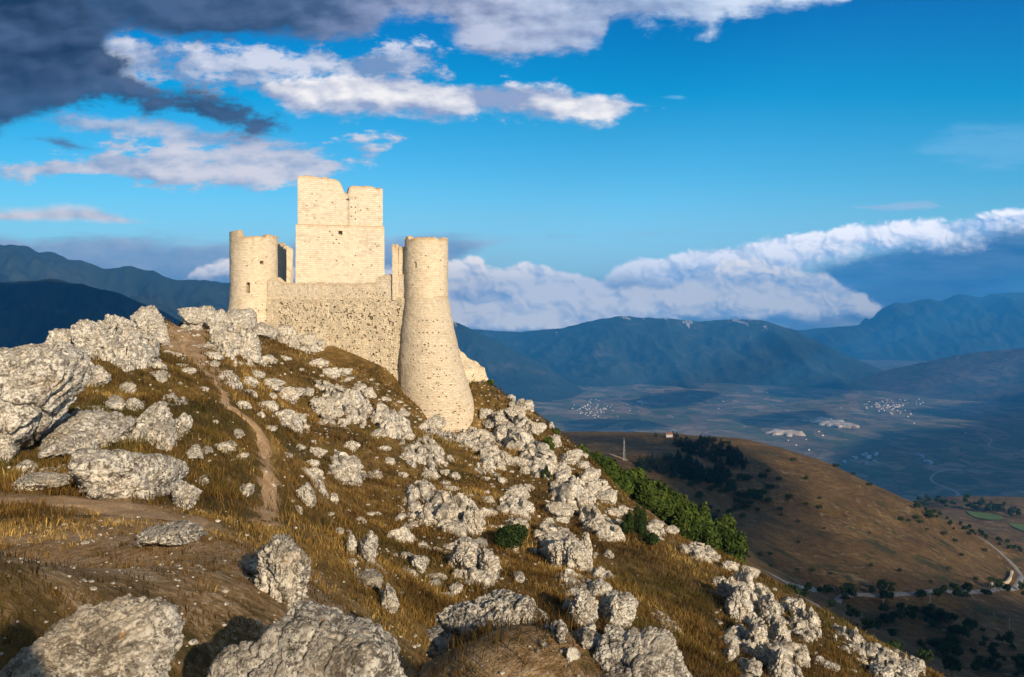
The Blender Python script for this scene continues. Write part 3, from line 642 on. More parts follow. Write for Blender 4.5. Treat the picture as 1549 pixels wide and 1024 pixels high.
# --- right round tower: top cylinder and the flared foot are two parts
RY = 88.0; rx = xpix(645, RY); rr = 32.5 / F * RY
zt_r = zpix(359, RY - rr); zsh = zpix(447, RY - rr)
def rad_up(z): return np.full(np.shape(z), rr)
arc = 2 * pi * rr
def S_of(px, cx, cy, r, L):       # arc position where the sight line of a survey column meets the tower
    k = (px - CX) / F; A = k * k + 1; B = -2 * (k * cx + cy); C = cx * cx + cy * cy - r * r; D = max(B * B - 4 * A * C, 0); t = (-B - math.sqrt(D)) / (2 * A)
    a = atan2((t - cy) / r, (cx - k * t) / r); return ((a + 1.5 * pi) / (2 * pi) % 1.0) * L
def arc_px(s, cx, cy, r, L):
    a = np.asarray(s) / L * 2 * pi - pi * 1.5; return CX + F * (cx - r * np.cos(a)) / (cy + r * np.sin(a))
up = round_tower('tower', rx, RY, rad_up, lambda s: np.full(np.shape(s), zsh - .3), ragged(lambda s: np.full(np.shape(s), zt_r), .34, 3, .6), M_tower, castle,
    [(S_of(629, rx, RY, rr, arc), zpix(401, RY - rr), .26, .62, .8), (S_of(619.5, rx, RY, rr, arc), zpix(443, RY - rr), .2, .3, .4)] + [(RNG.uniform(.3, .7) * arc, RNG.uniform(zsh + .5, zt_r - .6), .14, .14, .2) for _ in range(9)], seed=4)
def talus_px(z): return CY - np.asarray(z) * F / 85.0
def rad_talus(z):
    r = np.interp(talus_px(z), [440, 447, 500, 550, 600, 640, 700], [32.4, 32.8, 40.5, 48, 55.5, 62, 71]) / F * 87.0
    return np.where(np.asarray(z) > 900, rr, r)
def lean_talus(z): return np.interp(talus_px(z), [447, 500, 550, 600, 640, 700], [0, 2.5, 6, 14, 22, 31]) / F * 85.0
hs = []
for row, py_ in enumerate((486, 504, 524)):
    for px_ in range(622, 682, 8): hs.append((S_of(645 + (px_ - 645) * .80 + RNG.uniform(-1.5, 1.5), rx, RY, rr, arc), zpix(py_ + RNG.uniform(-1, 1), RY - 3.3), .12, .17, .3))
for _ in range(230):
    q = RNG.uniform(.20, .80); zz = RNG.uniform(zpix(665, 80), zpix(520, 84)); hs.append((q * arc, zz, RNG.choice([.06, .12]), .15, .22))
tal = round_tower('tower_foot', rx, RY, rad_talus, lambda s: np.full(np.shape(s), zpix(700, 79)), lambda s: np.full(np.shape(s), zsh), M_talus, castle, hs, cell=.13, seed=8, floor=zsh - .5, cs=.5, lean=lean_talus)
# --- left round tower
LY = 95.0; lx = xpix(384, LY); lr = 34.5 / F * LY; la = 2 * pi * lr
ztl = zpix(358, LY - lr)
def rad_left(z):
    ypx = CY - np.asarray(z) * F / (LY - lr)
    return np.where(np.asarray(z) > 900, lr, np.interp(ypx, [340, 430, 450, 475, 500, 540], [34.5, 34.6, 35.2, 37.5, 41, 46]) / F * LY)
def left_top(s):
    s = np.asarray(s); ref = ragged(lambda q: np.full(np.shape(q), ztl), .10, 7, .7)(s)
    u = arc_px(s, lx, LY, lr, la); return ref + .70 * sstep(362.5, 361, u) + .30 * sstep(402, 404, u)
lh = [(S_of(396, lx, LY, lr, la), zpix(397, LY - lr), .36, .44, .8), (S_of(375, lx, LY, lr, la), zpix(435.5, LY - lr), .42, 1.3, .9), (S_of(390, lx, LY, lr, la), zpix(470, LY - lr), .2, .2, .3),
      (S_of(401, lx, LY, lr, la), zpix(469, LY - lr), .2, .2, .3), (S_of(401, lx, LY, lr, la), zpix(487, LY - lr), .25, .25, .3), (S_of(412, lx, LY, lr, la), zpix(426, LY - lr), .45, .16, .3), (S_of(380, lx, LY, lr, la), zpix(447, LY - lr), .14, .14, .2)]
lh += [(RNG.uniform(.33, .72) * la, RNG.uniform(zpix(500, 92), ztl - .8), .14, .14, .2) for _ in range(22)]
round_tower('tower', lx, LY, rad_left, lambda s: np.full(np.shape(s), zpix(530, 92)), left_top, M_tower, castle, lh, cell=.14, seed=14, floor=zpix(450, 92))
# --- keep: lower and upper storey, set back
KY = 102.0
def square_loop(x0, x1, y0, y1, batter=0.0, z0=0):
    def f(s, z, inset):
        s = np.asarray(s) % (2 * (x1 - x0) + 2 * (y1 - y0)); w, d = x1 - x0, y1 - y0
        i = np.asarray(inset) - batter * np.maximum(0, z0 - np.asarray(z)) * (np.asarray(inset) == 0)
        X0, X1, Y0, Y1 = x0 + i, x1 - i, y0 + i, y1 - i
        # start in the middle of the back wall, go left, front (viewer side), right
        a = s + 0.0
        segs = [w / 2, d, w, d, w / 2]; c = np.cumsum([0] + segs)
        k = np.searchsorted(c[1:-1], a, side='right'); t = (a - c[k]) / np.array(segs)[k]
        X = np.select([k == 0, k == 1, k == 2, k == 3, k == 4], [(x0 + x1) / 2 + (X0 - (x0 + x1) / 2) * t, X0, X0 + (X1 - X0) * t, X1, X1 + ((x0 + x1) / 2 - X1) * t])
        Y = np.select([k == 0, k == 1, k == 2, k == 3, k == 4], [Y1, Y1 + (Y0 - Y1) * t, Y0, Y0 + (Y1 - Y0) * t, Y1])
        return X, Y
    return f, 2 * (x1 - x0) + 2 * (y1 - y0)
kx0, kx1 = xpix(449.5, KY), xpix(580.5, KY); kd = 9.6
def turned(f):
    cx_, cy_, a_ = (kx0 + kx1) / 2, KY, radians(12.3)
    def g(s, z, inset):
        x, y = f(s, z, inset); x, y = x - cx_, y - cy_; return cx_ + x * cos(a_) - y * sin(a_) * 1, cy_ + x * sin(a_) + y * cos(a_)
    return g
ux0, ux1 = xpix(453, KY + .2), xpix(578, KY + .2)
zmid = zpix(341, KY); kw = kx1 - kx0
def kS(px, x0, w, d): return w / 2 + d + (xpix(px, KY) - x0)
f, L = square_loop(kx0, kx1, KY, KY + kd, .006, zmid)
kh = [(kS(515, kx0, kw, kd), zpix(352.5, KY), .50, .52, .9)]
for a, b_ in [(463, 367), (469, 368), (482, 361), (503, 358), (508, 364), (512, 369), (505, 369), (538, 388), (568, 370), (571, 371), (569, 374), (508, 395), (534, 402), (562, 401), (498, 352), (470, 392), (545, 415), (560, 378)]: kh.append((kS(a, kx0, kw, kd), zpix(b_, KY), .17, .15, .3))
masonry_surface('keep', turned(f), L, True, lambda s: np.full(np.shape(s), -1.5), lambda s: np.full(np.shape(s), zmid), .17, .9, M_keep, castle, kh, seed=21, jitter=.018, grooves=[(kS(525, kx0, kw, kd), .10, .06, .02)])
uw = ux1 - ux0; f, L = square_loop(ux0, ux1, KY + .22, KY + kd - .22)
fs = uw / 2 + kd - .44
P_ = lambda px: fs + (xpix(px, KY) - ux0)
tp = interp([(0, zpix(300, KY)), (uw / 2, zpix(285, KY)), (fs - 3, zpix(272, KY)), (P_(453), zpix(267.5, KY)), (P_(470), zpix(268, KY)), (P_(495), zpix(270, KY)), (P_(512), zpix(272, KY)), (P_(516), zpix(277, KY)), (P_(519), zpix(285, KY)), (P_(521), zpix(291, KY)), (P_(526), zpix(292, KY)), (P_(527.5), zpix(284, KY)), (P_(532), zpix(280.5, KY)), (P_(548), zpix(279, KY)), (P_(562), zpix(282, KY)), (P_(578), zpix(283, KY)), (P_(578) + 3, zpix(292, KY)), (L - uw / 2, zpix(310, KY)), (L, zpix(300, KY))])
kh = [(P_(553), zpix(316, KY), .34, .42, .15), (P_(478), zpix(314, KY), .2, .2, .2), (P_(526), zpix(303, KY), .3, .3, .35)]
for _ in range(16): kh.append((P_(RNG.uniform(458, 574)), zpix(RNG.uniform(292, 335), KY), .17, .14, .25))
masonry_surface('keep_upper_storey', turned(f), L, True, lambda s: np.full(np.shape(s), zmid - .4), ragged(tp, .25, 5, .45), .17, .8, M_keep, castle, kh, floor=zmid - .4, seed=23, jitter=.02, grooves=[(P_(525), .22, .30, .07)])
# --- curtain wall between the towers: rubble below, smoother band above
def line_loop(x0, y0, x1, y1, batter, z0):
    d = math.hypot(x1 - x0, y1 - y0); tx, ty = (x1 - x0) / d, (y1 - y0) / d; nx, ny = -ty, tx     # inset goes away from the viewer
    def f(s, z, inset):
        i = np.asarray(inset) - batter * np.maximum(0, z0 - np.asarray(z)) * (np.asarray(inset) == 0)
        return x0 + tx * s + nx * i, y0 + ty * s + ny * i
    return f, d
wx0, wy0, wx1, wy1 = xpix(404, 93.0), 93.0, xpix(624, 87.0), 87.0
zs = zpix(452, 91)
f, L = line_loop(wx0, wy0, wx1, wy1, .055, zs)
zbl = interp([(0, zpix(520, 91)), (L * .3, zpix(560, 90)), (L, zpix(640, 86))])
wh = []
for _ in range(640):
    a = RNG.uniform(.09, .99) * L; t = RNG.beta(1, 1.3); zz = zs - .12 - t * (zs - zpix(500 + 100 * a / L, 90)); wh.append((a, zz, RNG.choice([.13, .13, .26]), RNG.choice([.13, .26], p=[.75, .25]), .3))
masonry_surface('curtain_wall', f, L, False, zbl, ragged(lambda s: np.full(np.shape(s), zs), .12, 2, .4), .13, 1.2, M_wall, castle, wh, jitter=.07, seed=31)
f, L = line_loop(wx0, wy0 + .16, wx1, wy1 + .16, .0, zs)
Sx = lambda px: (px - 404) / (622 - 404) * L
tp = interp([(0, zpix(424, 93)), (Sx(418), zpix(421, 93)), (Sx(425), zpix(427, 93)), (Sx(430), zpix(428, 93)), (Sx(450), zpix(428.5, 92)), (Sx(505), zpix(430, 91)), (Sx(545), zpix(430, 91)), (Sx(566), zpix(430, 90)), (Sx(571), zpix(420, 90)), (Sx(586), zpix(416, 90)), (Sx(594), zpix(420, 90)), (Sx(604), zpix(418, 89)), (L, zpix(415, 89))])
wh = [(Sx(px_), zpix(py_, 91), .26, .14, .2) for px_, py_ in [(424, 452), (448, 451), (463, 450), (540, 446), (580, 448), (600, 445)]] + [(RNG.uniform(.1, .95) * L, RNG.uniform(zs + .1, zs + 1.2), .13, .13, .2) for _ in range(40)]
masonry_surface('wall_parapet', f, L, False, lambda s: np.full(np.shape(s), zs - .25), ragged(tp, .2, 9, .4), .13, .9, M_band, castle, wh, seed=33, jitter=.05)
# --- broken corner piers next to the right tower, and the shaded stub behind the left tower
def pier(x0, x1, y0, d, zb, top, seed, mat=M_tower):
    f, L = square_loop(x0, x1, y0, y0 + d); masonry_surface('wall_stub', f, L, True, lambda s: np.full(np.shape(s), zb), ragged(interp([(0, top), (L, top)]), .5, seed, .4), .14, min(x1 - x0, d) * .48, mat, castle, [], seed=seed)
pier(xpix(593, 87.6), xpix(602, 87.6), 87.6, .7, zs - .2, zpix(374, 87.6), 41)
pier(xpix(603.2, 87.9), xpix(617, 87.9), 87.9, .8, zs - .2, zpix(376, 87.9), 43)
def stub():
    f, L = line_loop(-31.9, 108.0, xpix(433.5, 98), 98, 0, 0)
    masonry_surface('wall_stub', f, L, False, lambda s: np.full(np.shape(s), -1.), ragged(interp([(0, zpix(368, 108)), (L * .5, zpix(373, 103)), (L, zpix(378, 98))]), .25, 6, .5), .17, .8, M_wall, castle, [], seed=45)
stub()
# --- low ragged wall running down behind the right tower
f, L = line_loop(xpix(672, 88), 88, xpix(742, 92), 92, .03, -2)
Sx = lambda px: (px - 672) / 70 * L
tp = interp([(0, zpix(515, 88)), (Sx(700), zpix(532, 90)), (Sx(711), zpix(542, 90)), (Sx(722), zpix(549, 91)), (Sx(727), zpix(556, 91)), (Sx(732), zpix(556, 91)), (Sx(735), zpix(570, 91)), (L, zpix(588, 92))])
masonry_surface('outer_wall', f, L, False, lambda s: np.full(np.shape(s), zpix(625, 90)), ragged(tp, .4, 8, .5), .15, 1.6, M_wall, castle, [(RNG.uniform(.2, .9) * L, zpix(RNG.uniform(555, 590), 90), .15, .15, .25) for _ in range(14)], seed=51, jitter=.12)
# ------------------------------------------------------------------ rocks
def rock_material():
    m, n, b, p = newmat('weathered limestone')
    big = n.noise(p, .8, 5, .6); mid = n.noise(p, 3.2, 7, .65); fin = n.noise(p, 14, 6, .7); vf = n.noise(p, 52, 5, .7)
    v = mid * .35 + fin * .35 + vf * .3
    c = n.ramp(n.mr(v, .36, .64), [(0, (.16, .13, .10)), (.24, (.38, .33, .26)), (.48, (.64, .58, .48)), (1, (.82, .77, .67))])
    pit = n.mr(fin * .45 + vf * .3 + mid * .25, .437, .495, 1, 0); pit2 = n.mr(n.vor(p, 7, 'F1') + (fin - .5) * .9, .08, .2, 1, 0)
    c = n.mix(pit * .88, c, (.070, .052, .038)); c = n.mix(pit2 * .5, c, (.14, .11, .08))
    g = n.node('ShaderNodeNewGeometry'); _, _, nz = n.sep(V(n, g.outputs['Normal']))
    moss = n.mr(nz * .35 + big * .9 + (mid - .5) * .8, .68, .82) * n.mr(fin, .4, .6)
    c = n.mix(moss * .75, c, (.13, .085, .035))
    lich = n.mr(n.noise(p, 5.5, 4, .7), .655, .69) * n.mr(big, .42, .55)
    c = n.mix(lich * .8, c, (.50, .20, .035))
    grey = n.mr(n.noise(p, 1.7, 5, .6), .5, .65); c = n.mix(grey * .32, c, (.34, .325, .30)); c = n.mix(n.mr(n.noise(p, .9, 6, .65), .52, .66) * .38, c, (.46, .34, .20)); c = n.mix(n.mr(n.noise(p, 4.2, 5, .6), .39, .44, 1, 0) * .6, c, (.09, .068, .045))
    n.put(b.inputs['Base Color'], c); bump(n, b, fin * .45 + vf * .3 + mid * .5 - pit * .12, 1.0, .09); return m
M_rock = rock_material()
_ico = {}
def ico(k):
    if k not in _ico:
        bm = bmesh.new(); bmesh.ops.create_icosphere(bm, subdivisions=k, radius=1)
        _ico[k] = (np.array([v.co[:] for v in bm.verts]), np.array([[v.index for v in f.verts] for f in bm.faces], np.int32)); bm.free()
    return _ico[k]
def rock_shape(k, size, seed, rough=1.0, planes=16, lean=(0, 0), flatness=0.0):
    """chiselled, pitted and cracked stone: size = half extents in metres (x, y, z)"""
    d, f = ico(k); rs = np.random.RandomState(seed); size = np.array(size, float)
    pn = rs.normal(size=(planes, 3)); pn /= np.linalg.norm(pn, axis=1)[:, None]; off = rs.uniform(.72, 1.0, planes)
    den = d @ pn.T; t = np.where(den > .05, off / np.maximum(den, .05), 9)
    r = -np.log(np.exp(-t * 15).sum(1)) / 15; r = np.clip(r, .3, 1.25)
    r = r * (1 + .26 * fbm(d * 1.4 + seed * 3.1, 3, seed))
    p = d * r[:, None] * size
    s = float((size[0] * size[2]) ** .5); q = p / s
    _, fw = None, None
    w = q * 2.3 + .35 * np.stack([gnoise(q * 2 + 5, seed), gnoise(q * 2 + 15, seed), gnoise(q * 2 + 25, seed)], 1); w[:, 2] *= .6
    f1, f2 = worley(w, seed + 2); crack = np.exp(-((f2 - f1) / .10) ** 2)
    nrm = d / size; nrm /= np.linalg.norm(nrm, axis=1)[:, None]
    big_ = .6 if k >= 7 else 1.35
    h = -.12 * crack * big_ + .07 * (.6 - f1) * big_ + .09 * big_ * fbm(q * 2.2 + 7, 4, seed + 4, .6, True)
    h = h + .045 * fbm(p * max(1.0, 2.4 / s) / s * 3.0, 4, seed + 8, .65)
    if k >= 5:
        g1, g2 = worley(q * 7.5 + 3, seed + 11); h = h + .034 * (.6 - g1) * big_ - .034 * np.exp(-((g2 - g1) / .12) ** 2) * big_
    if k >= 6:
        h = h + .018 * fbm(q * 16, 4, seed + 15, .7); g1, _ = worley(q * 17, seed + 17); h = h - .035 * np.clip(.38 - g1, 0, 1) * 2
    p = p + nrm * (h * s * rough)[:, None]
    p[:, 0] += lean[0] * p[:, 2]; p[:, 1] += lean[1] * p[:, 2]
    return p, f
ROCK_AT = []         # (x, y, radius) so that grass keeps clear
def rock(px, base, w, h, label, seed, tilt=0, yaw=None, k=5, depth=.9, name='rock', sink=.35, rough=1.0, planes=16, lean=(0, 0), Y=None, group=None):
    """an outcrop w by h survey pixels whose foot shows at row `base` round column px; it lies back along the slope"""
    g = hit(px, base) if Y is None else at(px, base, Y)
    if g is None: print('no ground for', label); return None
    sky_ = px < 420 and base < 560
    if sky_: h *= 1.1
    if Y is None and g[1] > 40 and not sky_: base, w, h = base - h * .06, w * .82, h * .84
    m = g[1] / F; wm = w * m; u = g[:2] / np.linalg.norm(g[:2])
    if Y is None:
        s = np.linspace(0, 1.5 * wm, 40)[1:]; qx = g[0] + u[0] * s; qy = g[1] + u[1] * s; qz = Hs(qx, qy) + (g[2] - float(Hs(g[0], g[1])))
        row = CY - F * qz / qy; ok = (row > base - h * .8) & (np.diff(np.r_[base + .01, row]) < 0); n = int(np.argmin(ok)) if not ok.all() else len(s)
        n = max(n - 1, 3); g1 = np.array([qx[n], qy[n], qz[n]]); hp = base - row[n]
    else: g1 = g + np.array([u[0], u[1], 0]) * wm * .8; hp = 0
    hp = max(0, hp); yv = g1 - g; Ly = np.linalg.norm(yv); yv /= Ly; xv = np.array([u[1], -u[0], 0]); xv -= yv * xv.dot(yv); xv /= np.linalg.norm(xv); zv = np.cross(xv, yv)
    R_ = max(.26 * min(wm, Ly * 1.2), (h - hp) * m / max(zv[2], .5))
    if Y is None: R_ = min(R_, (1.0 if sky_ else .55) * wm) if g[1] > 45 else R_
    else: R_ = (CY - (base - h)) / F * (g[1] + g1[1]) / 2 - g[2]
    sx, sy, sz = wm / 2 * 1.04, max(Ly / 2 * 1.12, .38 * wm), R_ * (1 + sink) / 2
    v, f = rock_shape(k, (sx, sy, max(sz, .3 * sx)), seed, rough, planes, lean)
    t = radians(tilt); c, s_ = cos(t), sin(t)
    if hp > h * .35: x, y = v[:, 0].copy(), v[:, 1].copy(); v[:, 0] = c * x + s_ * y; v[:, 1] = -s_ * x + c * y
    else: x, z = v[:, 0].copy(), v[:, 2].copy(); v[:, 0] = c * x + s_ * z; v[:, 2] = -s_ * x + c * z
    v[:, 0] *= 2 * sx / np.ptp(v[:, 0]); v[:, 2] *= R_ * (1 + sink) / np.ptp(v[:, 2]); v[:, 2] -= v[:, 2].max() - R_
    c0 = (g + g1) / 2; W_ = v[:, :1] * xv + v[:, 1:2] * yv + v[:, 2:] * zv
    o = mesh_obj(name, W_, f, M_rock, loc=tuple(c0))
    tag(o, label, 'rock', group); ROCK_AT.append((c0[0], c0[1], (sx + sy) / 2 * .85)); return o
N_ = iter(range(100, 9999))
BIG = [  # px, base, w, h, label, tilt, k, kwargs
 (139, 1150, 290, 236, 'rounded pale boulder in the bottom left corner half in shadow', 0, 7, dict(Y=4.3, sink=.2, planes=14, rough=.9)),
 (497, 1160, 325, 240, 'broad pale boulder at the bottom edge with a high rounded right shoulder', 0, 7, dict(Y=4.5, sink=.2, planes=14, rough=.9)),
 (756, 1018, 205, 125, 'mossy humped boulder at the bottom edge right of the broad pale one', 0, 7, dict(Y=7.6, planes=14, rough=1.4)),
 (955, 1110, 168, 160, 'grey boulder at the bottom edge with an orange patch on its right corner', 0, 7, dict(Y=5.6, planes=12, rough=.9)),
 (667, 985, 70, 36, 'small dark stone lying against the left foot of the mossy humped boulder', 0, 5, {}),
 (252, 826, 108, 44, 'low crusty rock sunk in the grass just below the end of the bare earth path', 0, 6, dict(rough=1.4)),
 (198, 758, 176, 100, 'large grey boulder above the bare earth path with a dark left flank', 8, 7, dict(rough=1.0)),
 (56, 746, 84, 34, 'flat tan slab on the upper edge of the bare earth path', 14, 6, {}),
 (42, 716, 32, 24, 'small stone between the flat tan slab and the leaning slab', 0, 5, {}),
 (6, 700, 40, 46, 'stone at the left edge under the leaning slab', 0, 5, {}),
 (74, 722, 28, 20, 'small flat stone left of the large grey boulder', 0, 5, {}),
 (425, 912, 84, 112, 'tall pale rock with a steep right face beside the foot of the stone trail', 0, 6, dict(rough=1.2)),
 (395, 876, 44, 40, 'stone under the left shoulder of the tall pale rock', 0, 5, {}),
 (464, 935, 36, 26, 'stone at the lower right foot of the tall pale rock', 0, 5, {}),
 # rocks under and behind the leaning slab
 (132, 692, 140, 86, 'flat sunken rock shelf between the leaning slab and the large grey boulder', 18, 6, dict(rough=.7)),
 (148, 582, 44, 36, 'squat rock at the upper right corner of the leaning slab', 0, 5, {}),
 (140, 540, 56, 60, 'craggy rock behind the leaning slab', 0, 6, {}), (176, 516, 46, 44, 'pointed rock on the left skyline next to the high one', 0, 6, {}),
 (185, 546, 50, 36, 'rough rock below the pointed skyline rock', 0, 5, {}), (222, 515, 50, 56, 'highest rock on the left skyline', 0, 6, {}),
 (243, 524, 28, 60, 'narrow upright rock at the right side of the highest skyline rock', 0, 6, {}), (210, 545, 52, 34, 'low rock below the highest skyline rock', 0, 5, {}),
 (226, 548, 22, 24, 'small stone at the left edge of the sandy saddle', 0, 5, {}), (160, 508, 34, 22, 'small skyline rock left of the pointed one', 0, 5, {}),
 (100, 516, 60, 26, 'low skyline rock just above the leaning slab', 0, 5, {}),
 (298, 492, 58, 32, 'rounded rock on the skyline where the trail crosses', 0, 6, {}), (330, 502, 40, 36, 'skyline rock between the trail and the left round tower', 0, 6, {}),
 (362, 505, 56, 42, 'rock heap against the foot of the left round tower', 0, 6, {}), (376, 546, 44, 54, 'pale upright rock below the left round tower', 0, 6, {}),
 (345, 535, 40, 34, 'pitted rock left of the pale upright one below the tower', 0, 5, {}), (398, 512, 46, 28, 'rock under the right side of the left round tower', 0, 5, {}),
 (432, 512, 44, 24, 'rock under the left end of the curtain wall', 0, 5, {}), (462, 524, 40, 20, 'low rock along the foot of the curtain wall', 0, 5, {}),
 (175, 620, 30, 26, 'round stone left of centre above the large grey boulder', 0, 5, {}), (203, 622, 26, 26, 'stone beside the round one above the large grey boulder', 0, 5, {}),
 (232, 652, 56, 46, 'ridged rock upper right of the large grey boulder', 0, 6, {}), (248, 668, 42, 36, 'split rock lower right of the ridged one', 0, 5, {}),
 (276, 660, 26, 40, 'upright rock alone right of the split rock', 0, 5, {}), (258, 606, 24, 14, 'small stone on the slope right of the stone pair', 0, 5, {}), (245, 618, 18, 16, 'little stone left below the small slope stone', 0, 5, {}),
 (294, 698, 26, 32, 'rock on the slope right of the large grey boulder', 0, 5, {}), (312, 688, 18, 12, 'flat little stone right of the slope rock', 0, 5, {}),
 (280, 770, 46, 50, 'broken rock at the lower right end of the large grey boulder', 0, 6, {}), (305, 735, 20, 20, 'small rounded stone right of the large grey boulder', 0, 5, {}),
 (368, 619, 28, 26, 'white round boulder right of the trail', 0, 6, dict(rough=.6)), (395, 630, 17, 19, 'small white round stone right of the white round boulder', 0, 5, dict(rough=.6)),
 (350, 678, 16, 14, 'small stone left of the trail bend', 0, 5, {}), (360, 665, 20, 18, 'white stone left of the trail bend', 0, 5, {}),
 # middle slope
 (521, 728, 62, 90, 'large upright pale rock in the middle of the slope', 0, 6, {}), (480, 690, 34, 46, 'rock left of the large upright one', 0, 6, {}), (476, 720, 32, 32, 'rock left of the foot of the large upright one', 0, 5, {}),
 (463, 765, 30, 46, 'tall narrow rock right of the stone trail', 0, 5, {}), (454, 680, 18, 12, 'small stone left of the rock pair on the middle slope', 0, 5, {}),
 (438, 606, 44, 36, 'rock at the left of the cluster below the curtain wall', 0, 6, {}), (450, 642, 40, 44, 'pale rock below the left rock of the cluster', 0, 6, {}),
 (484, 620, 44, 44, 'craggy rock in the cluster below the curtain wall', 0, 6, {}), (500, 570, 32, 28, 'topmost rock of the cluster below the curtain wall', 0, 5, {}), (520, 568, 26, 30, 'upright stone beside the topmost rock of the cluster', 0, 5, {}),
 (518, 600, 34, 34, 'rock in the middle of the cluster below the curtain wall', 0, 5, {}), (502, 634, 40, 40, 'broad rock at the foot of the cluster', 0, 6, {}), (532, 640, 30, 24, 'low rock right of the foot of the cluster', 0, 5, {}),
 (575, 640, 40, 58, 'rough rock left under the right tower', -12, 6, {}), (600, 648, 28, 52, 'narrow leaning rock under the right tower', -15, 6, {}), (556, 600, 30, 24, 'rock upper left of the narrow leaning one', 0, 5, {}),
 (616, 664, 26, 24, 'stone at the lower end of the narrow leaning rock', 0, 5, {}), (617, 696, 26, 34, 'rounded pale stone below the narrow leaning rock', 0, 5, dict(rough=.7)), (651, 726, 36, 28, 'rounded boulder on the middle slope above the large pale outcrop', 0, 6, dict(rough=.7)),
 (645, 702, 16, 34, 'thin rock above the rounded boulder on the middle slope', 0, 5, {}), (672, 718, 18, 26, 'upright stone right of the rounded boulder', 0, 5, {}), (610, 722, 20, 14, 'small stone left of the rounded boulder', 0, 5, {}),
 (684, 795, 62, 76, 'large pale outcrop in the middle of the slope', 0, 6, {}), (645, 794, 30, 34, 'pale stone left of the large pale outcrop', 0, 5, {}), (718, 806, 44, 46, 'craggy rock right of the foot of the large pale outcrop', 0, 6, {}),
 (704, 868, 54, 60, 'big dark faced rock below the large pale outcrop', 0, 6, {}), (738, 880, 34, 56, 'rock right of the big dark faced one', 0, 6, {}), (690, 900, 22, 24, 'stone below the big dark faced rock', 0, 5, {}),
 (556, 852, 34, 52, 'pale rock alone left of centre on the lower slope', 0, 6, {}), (532, 840, 16, 36, 'thin rock touching the pale lone one', 0, 5, {}), (634, 868, 26, 36, 'leaning rock in the lower middle slope', -25, 5, {}),
 (558, 888, 46, 24, 'row of low stone in the grass under the pale lone rock', 20, 5, {}), (590, 930, 30, 52, 'rock with orange crust near the bottom of the slope', -10, 6, {}), (564, 890, 30, 20, 'small grey rock upper left of the orange crusted one', 0, 5, {}),
 (392, 846, 18, 16, 'pebble like rock left of the tall pale rock', 0, 4, {}), (500, 782, 14, 10, 'small stone low on the slope below the narrow rock', 0, 4, {}), (505, 850 - 90, 16, 18, 'little stone below the large upright rock', 0, 4, {}),
 # right part of the slope
 (845, 784, 54, 54, 'smooth angular rock with a flat face right of centre', 0, 6, dict(planes=7, rough=.45)), (866, 775, 26, 50, 'tall rock behind the smooth angular one', 0, 6, {}),
 (828, 826, 40, 52, 'rock below the smooth angular one', 0, 6, {}), (848, 858, 42, 46, 'craggy rock in the stack below the smooth angular one', 0, 6, {}), (868, 866, 54, 62, 'big upright rock at the foot of the stack', 0, 6, {}), (886, 850, 22, 54, 'narrow rock at the right of the stack', 0, 6, {}),
 (780, 752, 44, 62, 'tall cleft rock left of the smooth angular one', 0, 6, {}), (760, 730, 20, 36, 'thin rock left of the tall cleft one', 0, 5, {}), (793, 716, 20, 26, 'stone above the tall cleft rock', 0, 5, {}),
 (905, 880, 26, 26, 'stone above the dark veined boulder', 0, 5, {}), (905, 905, 44, 34, 'split rock above the dark veined boulder', 0, 6, {}), (932, 950, 64, 64, 'dark veined boulder near the bottom right of centre', 0, 6, {}),
 (880, 950, 48, 66, 'pale rock left of the dark veined boulder', 0, 6, {}), (888, 985, 40, 44, 'low pale rock under the pale one left of the veined boulder', 0, 5, {}), (848, 975, 26, 42, 'pointed stone between the mossy boulder and the pale rocks', 0, 5, {}), (928, 978, 30, 36, 'pale stone under the dark veined boulder', 0, 5, {}),
 (868, 905, 28, 20, 'small rock left above the split rock', 0, 5, {}), (785, 882, 20, 20, 'small white stone right below the round green bush', 0, 5, {}),
 # under the right tower and along the skyline crest
 (700, 672, 40, 34, 'rock at the foot of the flared right tower', 0, 6, {}), (728, 668, 42, 46, 'pale rock at the right foot of the flared tower', 0, 6, {}), (740, 690, 36, 34, 'rock below the right foot of the flared tower', 0, 5, {}), (655, 650, 44, 22, 'low rock at the left foot of the flared tower', 0, 5, {}),
 (733, 630, 26, 44, 'narrow rock on the grass right of the flared tower', 0, 5, {}), (760, 642, 34, 46, 'rock between the flared tower and the skyline', 0, 6, {}), (778, 632, 40, 56, 'big skyline rock right of the castle', -15, 6, {}), (782, 662, 34, 30, 'rock below the big skyline rock', 0, 5, {}),
 (800, 690, 34, 48, 'rock on the upper crest left of the long ridge slab', 0, 6, {}), (784, 706, 36, 40, 'rough rock halfway down the upper crest', 0, 6, {}),
 (812, 655, 36, 40, 'skyline rock above the long ridge slab', -20, 6, {}), (836, 676, 40, 34, 'skyline rock at the top end of the long ridge slab', -30, 6, {}), (862, 700, 46, 44, 'long smooth ridge slab on the skyline', -35, 6, dict(planes=8, rough=.5)), (888, 730, 50, 52, 'pale smooth ridge slab in the middle of the skyline crest', -35, 6, dict(planes=8, rough=.5)), (916, 760, 44, 52, 'lower end of the smooth ridge slabs on the skyline', -30, 6, dict(planes=8, rough=.5)),
 (846, 718, 40, 40, 'grey rock inside the crest beside the ridge slabs', 0, 6, {}), (868, 738, 28, 40, 'dark cleft rock under the middle ridge slab', 0, 5, {}), (884, 768, 36, 40, 'rock under the pale smooth ridge slab', 0, 6, {}),
 (898, 805, 44, 50, 'pale outcrop left of the dark juniper', 0, 6, {}), (916, 812, 50, 26, 'low rock left of the foot of the dark juniper', 12, 5, {}), (942, 778, 30, 44, 'dark rock at the left side of the dark juniper', 0, 5, {}), (990, 800, 34, 44, 'pale rock at the right side of the dark juniper', 0, 5, dict(rough=.7)),
